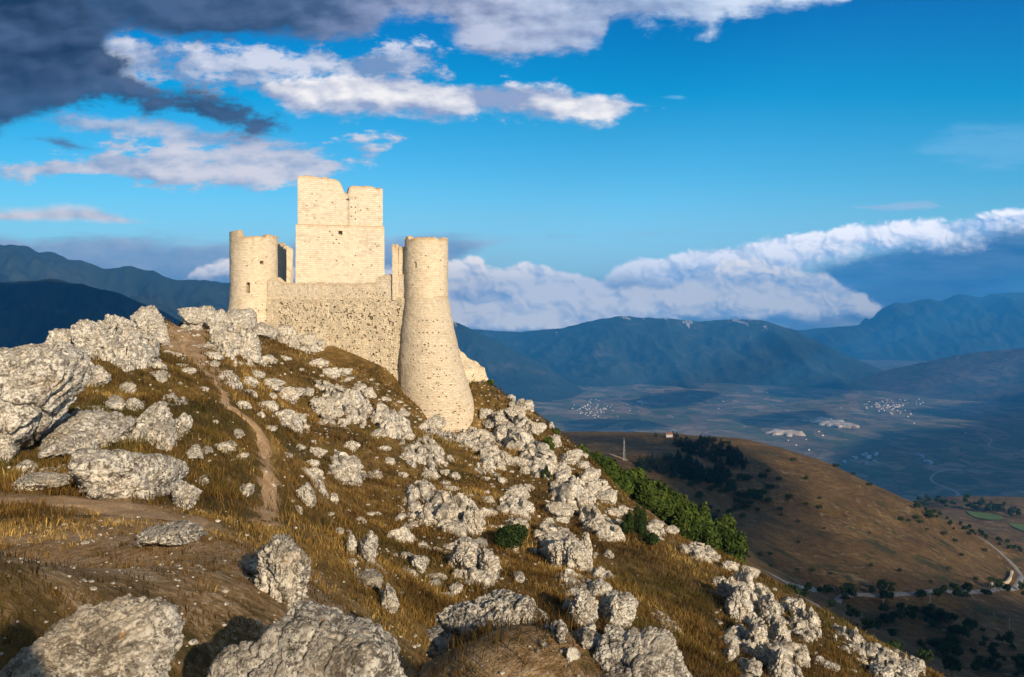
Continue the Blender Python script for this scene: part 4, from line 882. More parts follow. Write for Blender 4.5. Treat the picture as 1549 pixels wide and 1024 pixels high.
 (1015, 808, 30, 18, 'low flat rock right of the juniper rocks', 0, 5, {}), (1054, 840, 26, 36, 'sharp skyline rock above the brown grass', 0, 6, {}), (1070, 842, 24, 26, 'second sharp skyline rock above the brown grass', 0, 5, {}), (1082, 846, 18, 24, 'small skyline stone right of the sharp ones', 0, 5, {}), (1036, 836, 26, 20, 'low skyline stone left of the sharp ones', 0, 5, {}),
 (1105, 862, 30, 18, 'flat stone on the crest before the big lower outcrop', 0, 5, {}), (1132, 872, 36, 40, 'skyline head of the big lower outcrop', 0, 6, {}), (1148, 898, 36, 46, 'right shoulder of the big lower outcrop', 0, 6, {}), (1104, 905, 30, 40, 'orange crusted rock left in the big lower outcrop', 0, 5, {}),
 (1122, 942, 44, 66, 'tall pale face of the big lower outcrop', 0, 6, {}), (1092, 900, 20, 34, 'upright stone at the left edge of the big lower outcrop', 0, 5, {}), (1165, 945, 36, 54, 'slab below the right shoulder of the big lower outcrop', -15, 6, {}), (1145, 985, 36, 56, 'narrow slab under the tall pale face', -10, 6, {}),
 (1180, 985, 34, 60, 'long slab in the lower outcrop near the bottom edge', -15, 6, {}), (1180, 1030, 40, 60, 'slab of the lower outcrop cut by the bottom edge', -10, 6, {}), (1138, 1030, 36, 40, 'rock at the bottom edge left in the lower outcrop', 0, 5, {}), (1192, 915, 26, 28, 'stone on the crest right of the outcrop shoulder', 0, 5, {}), (1206, 934, 30, 34, 'rock on the crest below the outcrop shoulder', 0, 5, {}), (1228, 948, 26, 34, 'upright stone on the crest above the slope road', 0, 5, {}),
 (1212, 1008, 26, 36, 'rock low on the crest near the bottom edge', 0, 5, {}), (1276, 962, 14, 18, 'small twin stone on the crest beside the slope road', 0, 5, {}), (1294, 974, 20, 30, 'pointed stone on the crest beside the slope road', 0, 5, {}), (1104, 1000, 20, 26, 'lone stone in the brown grass left of the lower outcrop', 0, 5, {}),
 (1320, 998, 28, 28, 'rock at the lower end of the crest', 0, 5, {}), (1340, 1010, 34, 30, 'broad rock at the lower end of the crest', 0, 5, {}), (1368, 1030, 50, 36, 'last rock of the crest at the bottom edge', 0, 6, {}), (1330, 1030, 36, 30, 'rock at the bottom edge under the crest end', 0, 5, {}),
]
for a in BIG:
    px_, base, w, h, lab, tilt, k, kw = a; sd = next(N_); rs = np.random.RandomState(sd)
    rock(px_, base, w, h, lab, sd, tilt=tilt, k=k, **kw)
# the great leaning slab at the left: a wedge standing on its lower corner, overhanging to the right
def leaning_slab():
    Y = 25.0; prof = [(-60, 555), (-20, 530), (20, 524), (50, 518), (90, 525), (112, 536), (122, 555), (118, 576), (104, 600), (82, 630), (56, 662), (36, 682), (22, 684), (6, 668), (-30, 660), (-60, 640)]
    c = np.array([(a - CX, CY - b_) for a, b_ in prof]) / F * Y; cen = np.array([(40 - CX), CY - 592]) / F * Y
    ang = np.arctan2(c[:, 1] - cen[1], c[:, 0] - cen[0]); r = np.hypot(*(c - cen).T); o = np.argsort(ang); ang, r = ang[o], r[o]
    d, f = ico(7); th = np.arctan2(d[:, 2], d[:, 0]); R = np.interp(th, np.r_[ang[-3:] - 2 * pi, ang, ang[:3] + 2 * pi], np.r_[r[-3:], r, r[:3]]) * .9
    eq = np.sqrt(d[:, 0] ** 2 + d[:, 2] ** 2); prof_ = np.clip(eq * 1.22, 0, 1) ** .75 * np.where(eq > .82, 1, eq / .82 * .0 + 1)
    depth = 1.5; y = np.sign(d[:, 1]) * np.abs(d[:, 1]) ** .8 * depth
    p = np.stack([np.cos(th) * R * np.minimum(1, eq * 1.15), y, np.sin(th) * R * np.minimum(1, eq * 1.15)], 1)
    p[:, 1] += p[:, 2] * .45 - p[:, 0] * .15         # top leans away
    q = p / 1.6; f1, f2 = worley(q * 1.5 + .3 * gnoise(q * 2, 3)[:, None], 5); h = -.20 * np.exp(-((f2 - f1) / .09) ** 2) + .20 * fbm(q * 1.8, 5, 8, .62, True) + .07 * fbm(q * 7, 4, 9, .65)
    g1, g2 = worley(q * 6, 15); h = h + .035 * (.6 - g1); g1, _ = worley(q * 17, 16); h = h - .03 * np.clip(.35 - g1, 0, 1) * 2
    nrm = np.stack([np.cos(th) * eq, d[:, 1], np.sin(th) * eq], 1); p = p + nrm * h[:, None]
    o = mesh_obj('rock', p, f, M_rock, loc=(cen[0], Y, cen[1])); tag(o, 'huge grey slab leaning at the left edge, undercut on its right side', 'rock'); ROCK_AT.append((cen[0], Y, 1.5))
leaning_slab()
# --- bedrock breaking through the turf: each outcrop one jagged sheet that dives back under the soil
def outcrop(px, py, w, h, label, seed, relief=1.0, ang=None):
    g0, g1 = hit(px, py + h / 2), hit(px, py - h / 2)
    if g0 is None or g1 is None: print('no outcrop', label); return
    m = g0[1] / F; a = w / 2 * m; c = (g0[:2] + g1[:2]) / 2; u = c / np.linalg.norm(c); b_ = np.clip(np.linalg.norm(g1[:2] - g0[:2]) / 2, .5 * a, 3.0 * a)
    if np.linalg.norm(g1[:2] - g0[:2]) / 2 > 3.0 * a: c = g0[:2] + u * b_
    v_ = np.array([u[1], -u[0]]); na = int(np.clip(2.4 * a / (.055 * max(1, g0[1] / 45)), 60, 190)); nb_ = int(np.clip(na * b_ / a, 60, 260))
    A, B = np.meshgrid(np.linspace(-1.2, 1.2, na), np.linspace(-1.2, 1.2, nb_)); x = c[0] + v_[0] * A * a + u[0] * B * b_; y = c[1] + v_[1] * A * a + u[1] * B * b_
    z = H(x, y); R = 1.0 * relief * np.clip(.26 * min(2 * a, w * m, h * m * 1.3), .25, 1.25)
    L = np.clip(min(w, h) * m * .30, .5, 1.3); t = radians(25 if ang is None else ang); p1 = ((x * cos(t) + y * sin(t)) / L).ravel(); p2 = ((-x * sin(t) + y * cos(t)) / (L * 1.7)).ravel()
    P = np.stack([p1, p2, np.full(p1.size, seed * 1.7)], 1); P = P + .30 * np.stack([gnoise(P * 1.7, seed), gnoise(P * 1.7 + 9, seed), np.zeros(p1.size)], 1)
    f1, f2 = worley(P, seed); blk = gnoise(np.floor(P * 1.0) * .77 + .5, seed + 2)
    n1 = fbm(P * .55, 4, seed + 3); rid = fbm(P * 1.1, 5, seed + 4, .6, True)
    tt = (n1 * 1.4 + .5) * 3.2; ter = (np.floor(tt) + sstep(.55, .95, tt - np.floor(tt))) / 3.2
    e = np.clip(1.08 - np.hypot(A, B).ravel() ** 2.2 + .55 * fbm(P * .8 + 30, 3, seed + 5), -.6, 1)
    hgt = ter * .75 + .55 * (.62 - f1) + .28 * rid - .55 * np.exp(-((f2 - f1) / .11) ** 2) + .20 * blk
    hgt = R * (hgt * sstep(-.2, .7, e) + .75 * e - .75) + .05 * fbm(np.stack([x.ravel() * 3, y.ravel() * 3, np.zeros(x.size)], 1), 3, seed + 7) + .03 * fbm(np.stack([x.ravel() * 9, y.ravel() * 9, np.zeros(x.size)], 1), 3, seed + 8)
    hgt = np.where(e < 0, np.minimum(hgt, -.15), hgt).reshape(x.shape); k = np.clip(hgt, 0, 9)
    n2 = gnoise(P * 2.2 + 4, seed + 9).reshape(x.shape); n3 = gnoise(P * 2.2 + 14, seed + 9).reshape(x.shape)
    x = x - u[0] * k * .35 + n2 * k * .5; y = y - u[1] * k * .35 + n3 * k * .5
    o = mesh_obj('rock_outcrop', np.stack([x, y, z + hgt], -1).reshape(-1, 3) - np.array([*c, 0]), gridfaces(*x.shape), M_rock, loc=(c[0], c[1], 0)); tag(o, label, 'outcrop')
OC = [(668, 652, 90, 30, 'broken bedrock lapping against the front of the flared tower foot', 1.5, 20), (722, 655, 60, 36, 'broken bedrock lapping against the right side of the flared tower foot', 1.6, 30), (520, 600, 120, 100, 'broken bedrock filling the rock cluster below the curtain wall', 1.1, 25), (592, 620, 80, 90, 'bedrock rib running down left of the flared tower foot', 1.2, 35), (355, 522, 110, 62, 'jagged bedrock under the left round tower', 1.5, 10),
      (185, 530, 150, 70, 'craggy bedrock of the left skyline ridge', 1.7, 0), (290, 485, 70, 26, 'bedrock rim where the trail crosses the skyline', 1, 0), (140, 610, 120, 90, 'tilted bedrock shelf right of the leaning slab', .8, 15), (235, 645, 110, 90, 'bedrock patch above the right end of the large grey boulder', .9, 20),
      (690, 770, 100, 100, 'bedrock round the large pale outcrop of the middle slope', 1.1, 30), (722, 845, 100, 90, 'bedrock below and left of the round green bush', 1.1, 30), (780, 735, 70, 110, 'bedrock rib left of the smooth angular rock', 1.1, 35), (845, 800, 90, 110, 'bedrock of the stack below the smooth angular rock', 1.1, 30),
      (872, 865, 80, 80, 'bedrock at the foot of the stack of rocks right of centre', 1, 30), (905, 930, 110, 110, 'bedrock round the dark veined boulder', 1.1, 20), (775, 640, 90, 90, 'jagged bedrock on the skyline just right of the castle', 1.3, 40), (815, 690, 80, 80, 'bedrock of the upper crest above the ridge slabs', 1.3, 40),
      (868, 735, 90, 100, 'bedrock of the middle crest beneath the ridge slabs', 1.2, 40), (908, 780, 90, 80, 'bedrock of the crest left of the dark juniper', 1.1, 40), (715, 665, 90, 44, 'bedrock ledge under the right foot of the flared tower', 1, 30), (1135, 895, 90, 90, 'bedrock crown of the big lower outcrop', 1.4, 30), (1130, 955, 90, 100, 'bedrock face in the middle of the big lower outcrop', 1.3, 30),
      (1180, 985, 100, 100, 'bedrock slabs at the right of the big lower outcrop', 1.3, 35), (1160, 1040, 120, 80, 'bedrock of the lower outcrop cut by the bottom edge', 1.2, 30), (1220, 945, 60, 60, 'bedrock of the crest above the slope road', 1.2, 40), (1340, 1008, 110, 50, 'bedrock at the lower end of the crest', 1.3, 40), (1290, 975, 70, 34, 'thin bedrock ledge of the crest beside the slope road', 1, 40),
      (440, 615, 70, 90, 'bedrock left of the cluster below the curtain wall', .9, 20), (1060, 835, 70, 34, 'bedrock under the sharp skyline rocks', 1.2, 30), (985, 795, 60, 50, 'bedrock round the foot of the dark juniper', 1, 30), (640, 765, 90, 70, 'low bedrock left of the large pale outcrop', .7, 25), (560, 865, 80, 70, 'low bedrock under the pale lone rock', .7, 20),
      (455, 515, 100, 36, 'bedrock along the left half of the curtain wall foot', 1, 10), (640, 690, 90, 60, 'broken bedrock in the grass below the flared tower', .8, 30), (740, 700, 70, 60, 'bedrock in the grass under the crest near the castle', 1, 35), (470, 700, 70, 60, 'low bedrock left of the large upright pale rock', .7, 20), (525, 690, 80, 100, 'bedrock round the large upright pale rock', .8, 20),
      (820, 910, 90, 70, 'low bedrock in the lower slope left of the pale rocks', .8, 25), (425, 860, 90, 90, 'rock base of the tall pale rock beside the stone trail', .8, 10), (1010, 930, 60, 50, 'small bedrock patch in the brown grass left of the lower outcrop', .5, 20), (350, 570, 60, 40, 'small bedrock patch right of the sandy saddle', .7, 10), (265, 600, 50, 30, 'small bedrock patch below the sandy saddle', .6, 10)]
for i, (a, b_, w, h, lb, rl, an) in enumerate(OC): outcrop(a, b_, w, h, lb, 700 + i, rl, an)
# --- scattered smaller rocks: copies of a dozen shapes
RP = []
for i in range(12):
    rs = np.random.RandomState(500 + i); v, f = rock_shape(5 if i < 8 else 4, (1, rs.uniform(.7, 1.1), rs.uniform(.7, 1.3)), 500 + i, 1.25, 9)
    o = mesh_obj('small_rock', v, f, M_rock); RP.append(o)
def rockiness(px, py):
    """how stony the slope is, in survey columns and rows"""
    blobs = [(230, 510, 70, 40, 1.3), (360, 510, 60, 40, 1.2), (500, 590, 80, 55, 1.3), (600, 620, 60, 60, 1.2), (780, 640, 40, 60, 1.1), (800, 720, 60, 60, .8), (700, 770, 70, 80, .9), (870, 760, 60, 70, 1.3), (880, 880, 60, 90, 1.1), (1140, 940, 60, 80, 1.5), (1330, 1010, 60, 30, 1.5),
             (730, 850, 60, 60, 1.0), (620, 760, 60, 40, .6), (190, 620, 100, 60, .6), (460, 700, 60, 80, .5), (1220, 960, 50, 40, 1.2), (630, 820, 80, 60, .5)]
    r = .14
    for a, b_, sa, sb, k in blobs: r = r + k * np.exp(-((px - a) / sa) ** 2 - ((py - b_) / sb) ** 2)
    return np.where((px > 930) & (px < 1080) & (py > 820), r * .25, r)
rs = np.random.RandomState(77); n_small = 0; first = set(); cand = []
while len(cand) < 1500:
    a, b_ = rs.uniform(-10, 1420), rs.uniform(470, 1010)
    if rs.rand() < min(1, rockiness(a, b_) * .8): cand.append((a, b_))
def castle_clear(x, y): return not (y > 84 and -34 < x < -3)
small_done = []; rub_v = []; rub_f = []; nb = 0
cand_h = [(a, b_, hit(a, b_)) for a, b_ in cand[:950]]
cand_h = [c for c in cand_h if c[2] is not None and c[2][1] < 100 and castle_clear(c[2][0], c[2][1] + 1) and not (c[2][1] < 20 and c[2][0] < 0) and np.min((trail_w[:, 0] - c[2][0]) ** 2 + (trail_w[:, 1] - c[2][1]) ** 2) > .5]
sizes = [np.clip(rs.lognormal(math.log(6.5), .5), 2.5, 16) for _ in cand_h]
order = np.argsort(sizes)[::-1]
for j, ix in enumerate(order):
    a, b_, g = cand_h[ix]; w = sizes[ix] / F * max(g[1], 9); pr = RP[rs.randint(12)]
    sc = (w * rs.uniform(.6, 1.0), w * rs.uniform(.7, 1.4), w * rs.uniform(.4, .8)); rz = rs.uniform(0, 6.28)
    if j < 230:
        if pr.name not in first: o = pr; first.add(pr.name)
        else: o = pr.copy(); S.collection.objects.link(o)
        o.location = (g[0], g[1], g[2] + sc[2] * .08); o.scale = sc; o.rotation_euler = (rs.uniform(-.3, .3), rs.uniform(-.35, .35), rz)
        tag(o, 'small white limestone rock poking out of the dry grass on the castle slope', 'rock', 'small rocks scattered over the castle slope')
        ROCK_AT.append((g[0], g[1], w * .6))
    else:
        if ix % 1: continue
for o in RP:
    if o.name not in first: bpy.data.objects.remove(o)
# --- loose stones too many to count
def scree():
    d, f = ico(2); n = 2300; V_, F_ = [], []; k = 0; rs = np.random.RandomState(9)
    a = rs.uniform(-20, 1440, 60000); b_ = rs.uniform(470, 1030, 60000); ok = rs.rand(60000) < rockiness(a, b_) * .55; a, b_ = a[ok][:n], b_[ok][:n]
    # march all sight lines together
    Yg = np.geomspace(4, 130, 260); lo = np.full(len(a), np.nan)
    for y in Yg:
        und = (CY - b_) / F * y < Hs((a - CX) / F * y, np.full(len(a), y)); lo = np.where(np.isnan(lo) & und, y, lo)
    m_ = ~np.isnan(lo) & (lo < 98); a, y = a[m_], lo[m_]; x = (a - CX) / F * y; z = H(x, y)
    for i in range(len(x)):
        if y[i] > 84 and -34 < x[i] < -3: continue
        s = np.clip(rs.lognormal(math.log(1.9), .5), 1, 5) / F * max(y[i], 8)
        p = d * (1 + .35 * gnoise(d * 1.6 + i * 1.37, 3))[:, None] * (s * np.array([1, rs.uniform(.6, 1.4), rs.uniform(.4, .8)])); t = rs.uniform(0, 6.28); c, s_ = cos(t), sin(t)
        p = np.stack([p[:, 0] * c - p[:, 1] * s_ + x[i], p[:, 0] * s_ + p[:, 1] * c + y[i], p[:, 2] + z[i] + s * .2], 1); V_.append(p); F_.append(f + k); k += len(p)
    o = mesh_obj('rubble', np.concatenate(V_), np.concatenate(F_), M_rock); tag(o, kind='stuff')
scree()
# --- pebbles on the trodden ground near the viewer
def pebbles():
    d, f = ico(1); rs = np.random.RandomState(19); V_, F_ = [], []; k = 0
    for i in range(2400):
        x, y = rs.uniform(-12, 1), rs.uniform(4.5, 20)
        if rs.rand() > sstep(3.6, .8, np.hypot(x + 5.5, (y - 11) * .75) / 2.0) + .06: continue
        s = np.clip(rs.lognormal(math.log(.014), .55), .006, .07); p = d * (1 + .3 * gnoise(d * 1.6 + i * 1.37, 3))[:, None] * (s * np.array([1, rs.uniform(.6, 1), .6]))
        p = p + np.array([x, y, float(H(x, y)) + s * .2]); V_.append(p); F_.append(f + k); k += len(p)
    tag(mesh_obj('gravel', np.concatenate(V_), np.concatenate(F_), M_rock), kind='stuff')
pebbles()

# unseen boulder added behind the viewer, standing in for the viewer's own shadow
v, f = rock_shape(5, (.62, .6, 1.75), 907, .8, 26); o = mesh_obj('rock', v, f, M_rock, loc=(.62, -2.1, -.85)); tag(o, 'unseen shadow caster added behind the viewpoint, shaped as an upright boulder', 'rock')
# ------------------------------------------------------------------ grass
def grass_material():
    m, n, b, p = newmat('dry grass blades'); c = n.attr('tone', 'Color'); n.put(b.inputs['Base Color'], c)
    tr = n.node('ShaderNodeBsdfTranslucent'); n.put(tr.inputs[0], c); mx = n.node('ShaderNodeMixShader'); mx.inputs[0].default_value = .3
    out = m.node_tree.nodes['Material Output']; n.l.new(b.outputs[0], mx.inputs[1]); n.l.new(tr.outputs[0], mx.inputs[2]); n.l.new(mx.outputs[0], out.inputs[0]); return m
M_grass = grass_material()
def grass_tone(x, y, rs):
    a = fb2(x, y, 6.5, 4, 71); b_ = fb2(x, y, 1.7, 3, 72); g = fb2(x, y, 11, 3, 73); n = len(x)
    t = np.clip(.46 + .75 * a + .55 * b_ + rs.normal(0, .14, n), 0, 1)[:, None]
    P0, P1, P2, P3 = [np.array(q) for q in ((.038, .023, .007), (.115, .063, .015), (.25, .145, .036), (.52, .35, .11))]
    c = np.where(t < .35, P0 + (P1 - P0) * t / .35, np.where(t < .7, P1 + (P2 - P1) * (t - .35) / .35, P2 + (P3 - P2) * (t - .7) / .3))
    gr = sstep(-.02, .30, g + .25 * b_ + rs.normal(0, .12, n))[:, None] * .65
    return c * (1 - gr) + np.array([.058, .064, .012]) * gr
def blades(name, n_t, per, rfun, seed, hgt, wid, spread, amin=-38, amax=38, lab=None):
    rs = np.random.RandomState(seed); r = rfun(rs.rand(n_t)); a = np.radians(rs.uniform(amin, amax, n_t)); x, y = r * np.sin(a), r * np.cos(a)
    d = np.minimum(dist_to(path_w, x, y) / .9, dist_to(trail_w, x, y) / np.where(y > 60, 1.6, .55)); ok = d > rs.uniform(.7, 1.3, n_t)
    ok &= ~((y > 86) & (x > -33) & (x < -5)); nb_ = np.hypot(x + 5.5, (y - 11) * .75) / 2.3
    ok &= rs.rand(n_t) > sstep(3.0, 1.2, nb_) * .78
    R_ = np.array(ROCK_AT); near = R_[np.hypot(R_[:, 0], R_[:, 1]) < 45]
    for q in near: ok &= (x - q[0]) ** 2 + (y - q[1]) ** 2 > (q[2] * .92) ** 2
    clump = fb2(x, y, .9, 3, 75) + fb2(x, y, 4.0, 2, 76); ok &= clump > rs.uniform(-.75, .12, n_t)
    x, y, r = x[ok], y[ok], r[ok]; tone = grass_tone(x, y, rs); m = len(x)
    x = np.repeat(x, per); y = np.repeat(y, per); r = np.repeat(r, per); tone = np.repeat(tone, per, 0) * rs.uniform(.65, 1.35, (m * per, 1)); n = m * per
    x = x + rs.normal(0, 1, n) * spread(r); y = y + rs.normal(0, 1, n) * spread(r); z = H(x, y)
    short = 1 - .6 * sstep(3.6, 1.4, np.hypot(x + 5.5, (y - 11) * .75) / 2.3)
    h = hgt(r) * rs.uniform(.45, 1.3, n) * short * (1 + .5 * fb2(x, y, 2.2, 2, 77)); w = wid(r) * rs.uniform(.6, 1.3, n)
    th = rs.uniform(0, 2 * pi, n); lean = rs.uniform(.15, .85, n) * h; la = rs.uniform(0, 2 * pi, n)
    dx, dy = np.cos(th) * w, np.sin(th) * w; lx_, ly_ = np.cos(la) * lean, np.sin(la) * lean
    v = np.empty((n, 5, 3)); v[:, 0] = np.stack([x - dx, y - dy, z - .02], 1); v[:, 1] = np.stack([x + dx, y + dy, z - .02], 1)
    v[:, 2] = np.stack([x + dx * .7 + lx_ * .35, y + dy * .7 + ly_ * .35, z + h * .6], 1); v[:, 3] = np.stack([x - dx * .7 + lx_ * .35, y - dy * .7 + ly_ * .35, z + h * .6], 1); v[:, 4] = np.stack([x + lx_, y + ly_, z + h], 1)
    b0 = np.arange(n)[:, None] * 5; f = np.concatenate([b0 + np.array([[0, 1, 2]]), b0 + np.array([[0, 2, 3]]), b0 + np.array([[3, 2, 4]])])
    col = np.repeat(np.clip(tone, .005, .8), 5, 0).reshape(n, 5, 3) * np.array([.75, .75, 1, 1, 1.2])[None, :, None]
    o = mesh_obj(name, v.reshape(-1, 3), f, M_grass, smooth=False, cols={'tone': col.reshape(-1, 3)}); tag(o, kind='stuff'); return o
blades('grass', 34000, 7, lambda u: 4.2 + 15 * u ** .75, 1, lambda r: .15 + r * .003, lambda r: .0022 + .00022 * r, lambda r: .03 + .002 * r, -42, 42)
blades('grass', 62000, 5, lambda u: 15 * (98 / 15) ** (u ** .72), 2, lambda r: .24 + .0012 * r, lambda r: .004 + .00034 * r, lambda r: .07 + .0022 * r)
# ------------------------------------------------------------------ leaves
def leaf_material(name, a, b_, c_):
    m, n, b, p = newmat(name); t = n.attr('leaf'); col = n.ramp(t, [(0, a), (.5, b_), (1, c_)]); n.put(b.inputs['Base Color'], col)
    tr = n.node('ShaderNodeBsdfTranslucent'); n.put(tr.inputs[0], col); mx = n.node('ShaderNodeMixShader'); mx.inputs[0].default_value = .25
    out = m.node_tree.nodes['Material Output']; n.l.new(b.outputs[0], mx.inputs[1]); n.l.new(tr.outputs[0], mx.inputs[2]); n.l.new(mx.outputs[0], out.inputs[0]); return m
M_leaf = leaf_material('broad green leaves', (.020, .036, .006), (.052, .082, .012), (.12, .15, .025))
M_jun = leaf_material('dark juniper needles', (.012, .024, .008), (.030, .052, .014), (.065, .095, .025))
M_pine = leaf_material('dark pine needles', (.006, .014, .008), (.014, .028, .013), (.03, .05, .02))
mb, nbk, bb, pb = newmat('bark'); nbk.put(bb.inputs['Base Color'], nbk.ramp(nbk.noise(pb, 6, 4, .6), [(.3, (.07, .05, .035)), (.7, (.16, .12, .09))])); M_bark = mb
def crown_mesh(seed, n, leaf, blobs, spiky=0.0):
    rs = np.random.RandomState(seed); P, N, T = [], [], []
    wts = np.array([b_[3] * b_[4] * b_[5] for b_ in blobs]) ** .67; wts /= wts.sum()
    for (cx, cy, cz, ax, ay, az), wt in zip(blobs, wts):
        k = int(n * wt); d = rs.normal(size=(k, 3)); d /= np.linalg.norm(d, axis=1)[:, None]
        r = rs.uniform(.45, 1.0, k) ** .5 * (1 + .28 * fbm(d * 2.2 + cx * 3 + seed, 3, seed)); hole = gnoise(d * 3.4 + seed * 1.3 + cz, seed + 1) < .33
        d, r = d[hole], r[hole]; P.append(np.array([cx, cy, cz]) + d * r[:, None] * np.array([ax, ay, az])); N.append(d); T.append(np.full(len(d), rs.uniform(-.12, .12)))
    P, N, T = np.concatenate(P), np.concatenate(N), np.concatenate(T); k = len(P)
    nd = N * .7 + rs.normal(size=(k, 3)) * .6; nd /= np.linalg.norm(nd, axis=1)[:, None]
    u = np.cross(nd, rs.normal(size=(k, 3))); u /= np.linalg.norm(u, axis=1)[:, None]; w = np.cross(nd, u)
    s = leaf * rs.uniform(.6, 1.35, k)[:, None]; asp = .55 - spiky * .35
    v = np.stack([P - u * s, P - w * s * asp, P + u * s, P + w * s * asp], 1).reshape(-1, 3); f = np.arange(4 * k).reshape(-1, 4)
    t = np.clip(.5 + T + .35 * fbm(P / (leaf * 6), 2, seed) * 1.5 + rs.normal(0, .14, k), 0, 1); return v, f, np.repeat(t, 4)
def twigs(seed, n, h, spread, r0):
    """trunk with limbs as tapered tubes"""
    rs = np.random.RandomState(seed); V_, F_ = [], []; k = 0
    def tube(p0, p1, ra, rb):
        nonlocal k
        p0, p1 = np.array(p0, float), np.array(p1, float); seg = 4; ax = p1 - p0; ax /= np.linalg.norm(ax) + 1e-9; u = np.cross(ax, [.3, .9, .1]); u /= np.linalg.norm(u); w = np.cross(ax, u); rows = []
        bend = rs.normal(size=3) * np.linalg.norm(p1 - p0) * .06
        for i in range(seg + 1):
            t = i / seg; c = p0 + (p1 - p0) * t + bend * math.sin(pi * t); r = ra + (rb - ra) * t
            rows.append([c + r * (u * cos(q) + w * sin(q)) for q in np.linspace(0, 2 * pi, 7)[:-1]])
        V_.append(np.array(rows).reshape(-1, 3))
        for i in range(seg):
            for j in range(6): F_.append((k + i * 6 + j, k + i * 6 + (j + 1) % 6, k + (i + 1) * 6 + (j + 1) % 6, k + (i + 1) * 6 + j))
        k += (seg + 1) * 6
    tube((0, 0, -.15 * h), (0, 0, h * .55), r0, r0 * .5)
    for i in range(n):
        a = rs.uniform(0, 6.28); z0 = h * rs.uniform(.12, .5); tube((0, 0, z0), (cos(a) * spread * rs.uniform(.4, .8), sin(a) * spread * rs.uniform(.4, .8), z0 + h * rs.uniform(.2, .4)), r0 * .45, r0 * .12)
    return np.concatenate(V_), np.array(F_)
def plant(name, cat, label, loc, w, h, seed, mat, leaf, n, style='round', group=None, trunk=True, rz=0):
    rs = np.random.RandomState(seed); B = []
    if style == 'round':
        for i in range(9): a = rs.uniform(0, 6.28); q = rs.uniform(.15, .55) * w; B.append((cos(a) * q, sin(a) * q, h * rs.uniform(.3, .72), w * rs.uniform(.28, .42), w * rs.uniform(.28, .42), h * rs.uniform(.2, .34)))
        B.append((0, 0, h * .45, w * .7, w * .7, h * .4))
    elif style == 'tree':
        for i in range(10): a = rs.uniform(0, 6.28); q = rs.uniform(.1, .55) * w; B.append((cos(a) * q, sin(a) * q, h * rs.uniform(.4, .82), w * rs.uniform(.25, .42), w * rs.uniform(.25, .42), h * rs.uniform(.12, .2)))
    elif style == 'pine':
        for i in range(7): t = i / 6; B.append((rs.uniform(-.06, .06) * w, rs.uniform(-.06, .06) * w, h * (.18 + .74 * t), w * (1 - t * .86) * .85, w * (1 - t * .86) * .85, h * .12))
    elif style == 'spiky':
        for i in range(14): a = rs.uniform(0, 6.28); q = rs.uniform(.0, .75) * w; hh = h * rs.uniform(.35, 1) * (1 - q / w * .5); B.append((cos(a) * q, sin(a) * q, hh * .5, w * rs.uniform(.12, .25), w * rs.uniform(.12, .25), hh * .5))
    root = empty(name, loc); root.rotation_euler.z = rz; tag(root, label, cat, group)
    v, f, t = crown_mesh(seed, n, leaf, B, 1.0 if style in ('pine', 'spiky') else 0); mesh_obj('crown', v, f, mat, root, smooth=False, cols={'leaf': t})
    tv, tf = twigs(seed, 6, h, w * .7, max(.03, h * .022)); mesh_obj('trunk' if style in ('tree', 'pine') else 'stem', tv, tf, M_bark, root)
    return root
def copy_plant(src, loc, rz, sc, label, group):
    c = src.copy(); S.collection.objects.link(c); c.location = loc; c.rotation_euler.z = rz; c.scale = sc
    c['label'] = label; c['group'] = group
    for ch in src.children: k = ch.copy(); S.collection.objects.link(k); k.parent = c
    return c
def bush(px, base, wpx, hpx, label, mat, style='round', n=5000, leafpx=2.2, seed=1, Y=None, cat='bush', name='bush'):
    g = hit(px, base) if Y is None else at(px, base, Y); s = g[1] / F
    return plant(name, cat, label, (g[0], g[1] + wpx * s * .4, g[2] - .05), wpx / 2 * s, hpx * s, seed, mat, leafpx * s, n, style)
bush(773, 838, 66, 46, 'round green juniper bush right of centre on the slope', M_jun, 'round', 9000, 2.0, 3)
bush(966, 815, 52, 62, 'spiky dark juniper on the skyline crest', M_jun, 'spiky', 9000, 2.4, 4, cat='juniper', name='juniper')
bush(988, 828, 34, 22, 'low green shrub at the right foot of the dark juniper', M_jun, 'round', 3000, 2.0, 14)
bush(826, 727, 24, 28, 'green bush on the crest left of the smooth ridge slabs', M_jun, 'spiky', 3500, 1.8, 5)
bush(831, 680, 22, 20, 'small green shrub between rocks under the upper crest', M_leaf, 'round', 2500, 1.8, 6)
bush(841, 657, 18, 10, 'tiny bush on the skyline at the top of the smooth ridge', M_leaf, 'round', 1500, 1.6, 7)
bush(907, 746, 16, 22, 'dark bush in the cleft between the ridge slabs', M_jun, 'round', 2000, 1.8, 8)
bush(711, 800, 20, 54, 'narrow shrub at the right edge of the large pale outcrop', M_jun, 'spiky', 3000, 1.9, 9)
bush(565, 547, 32, 16, 'bright green shrub at the foot of the curtain wall', M_leaf, 'round', 2500, 1.6, 10)
bush(742, 578, 14, 9, 'tiny shrub beside the ragged outer wall', M_leaf, 'round', 900, 1.4, 11)
bush(985, 772, 30, 24, 'rounded green shrub behind the crest above the juniper', M_leaf, 'round', 2500, 2.0, 12, Y=82)
bush(1128, 912, 30, 20, 'green shrub growing in the big lower outcrop', M_jun, 'round', 2200, 1.9, 13)
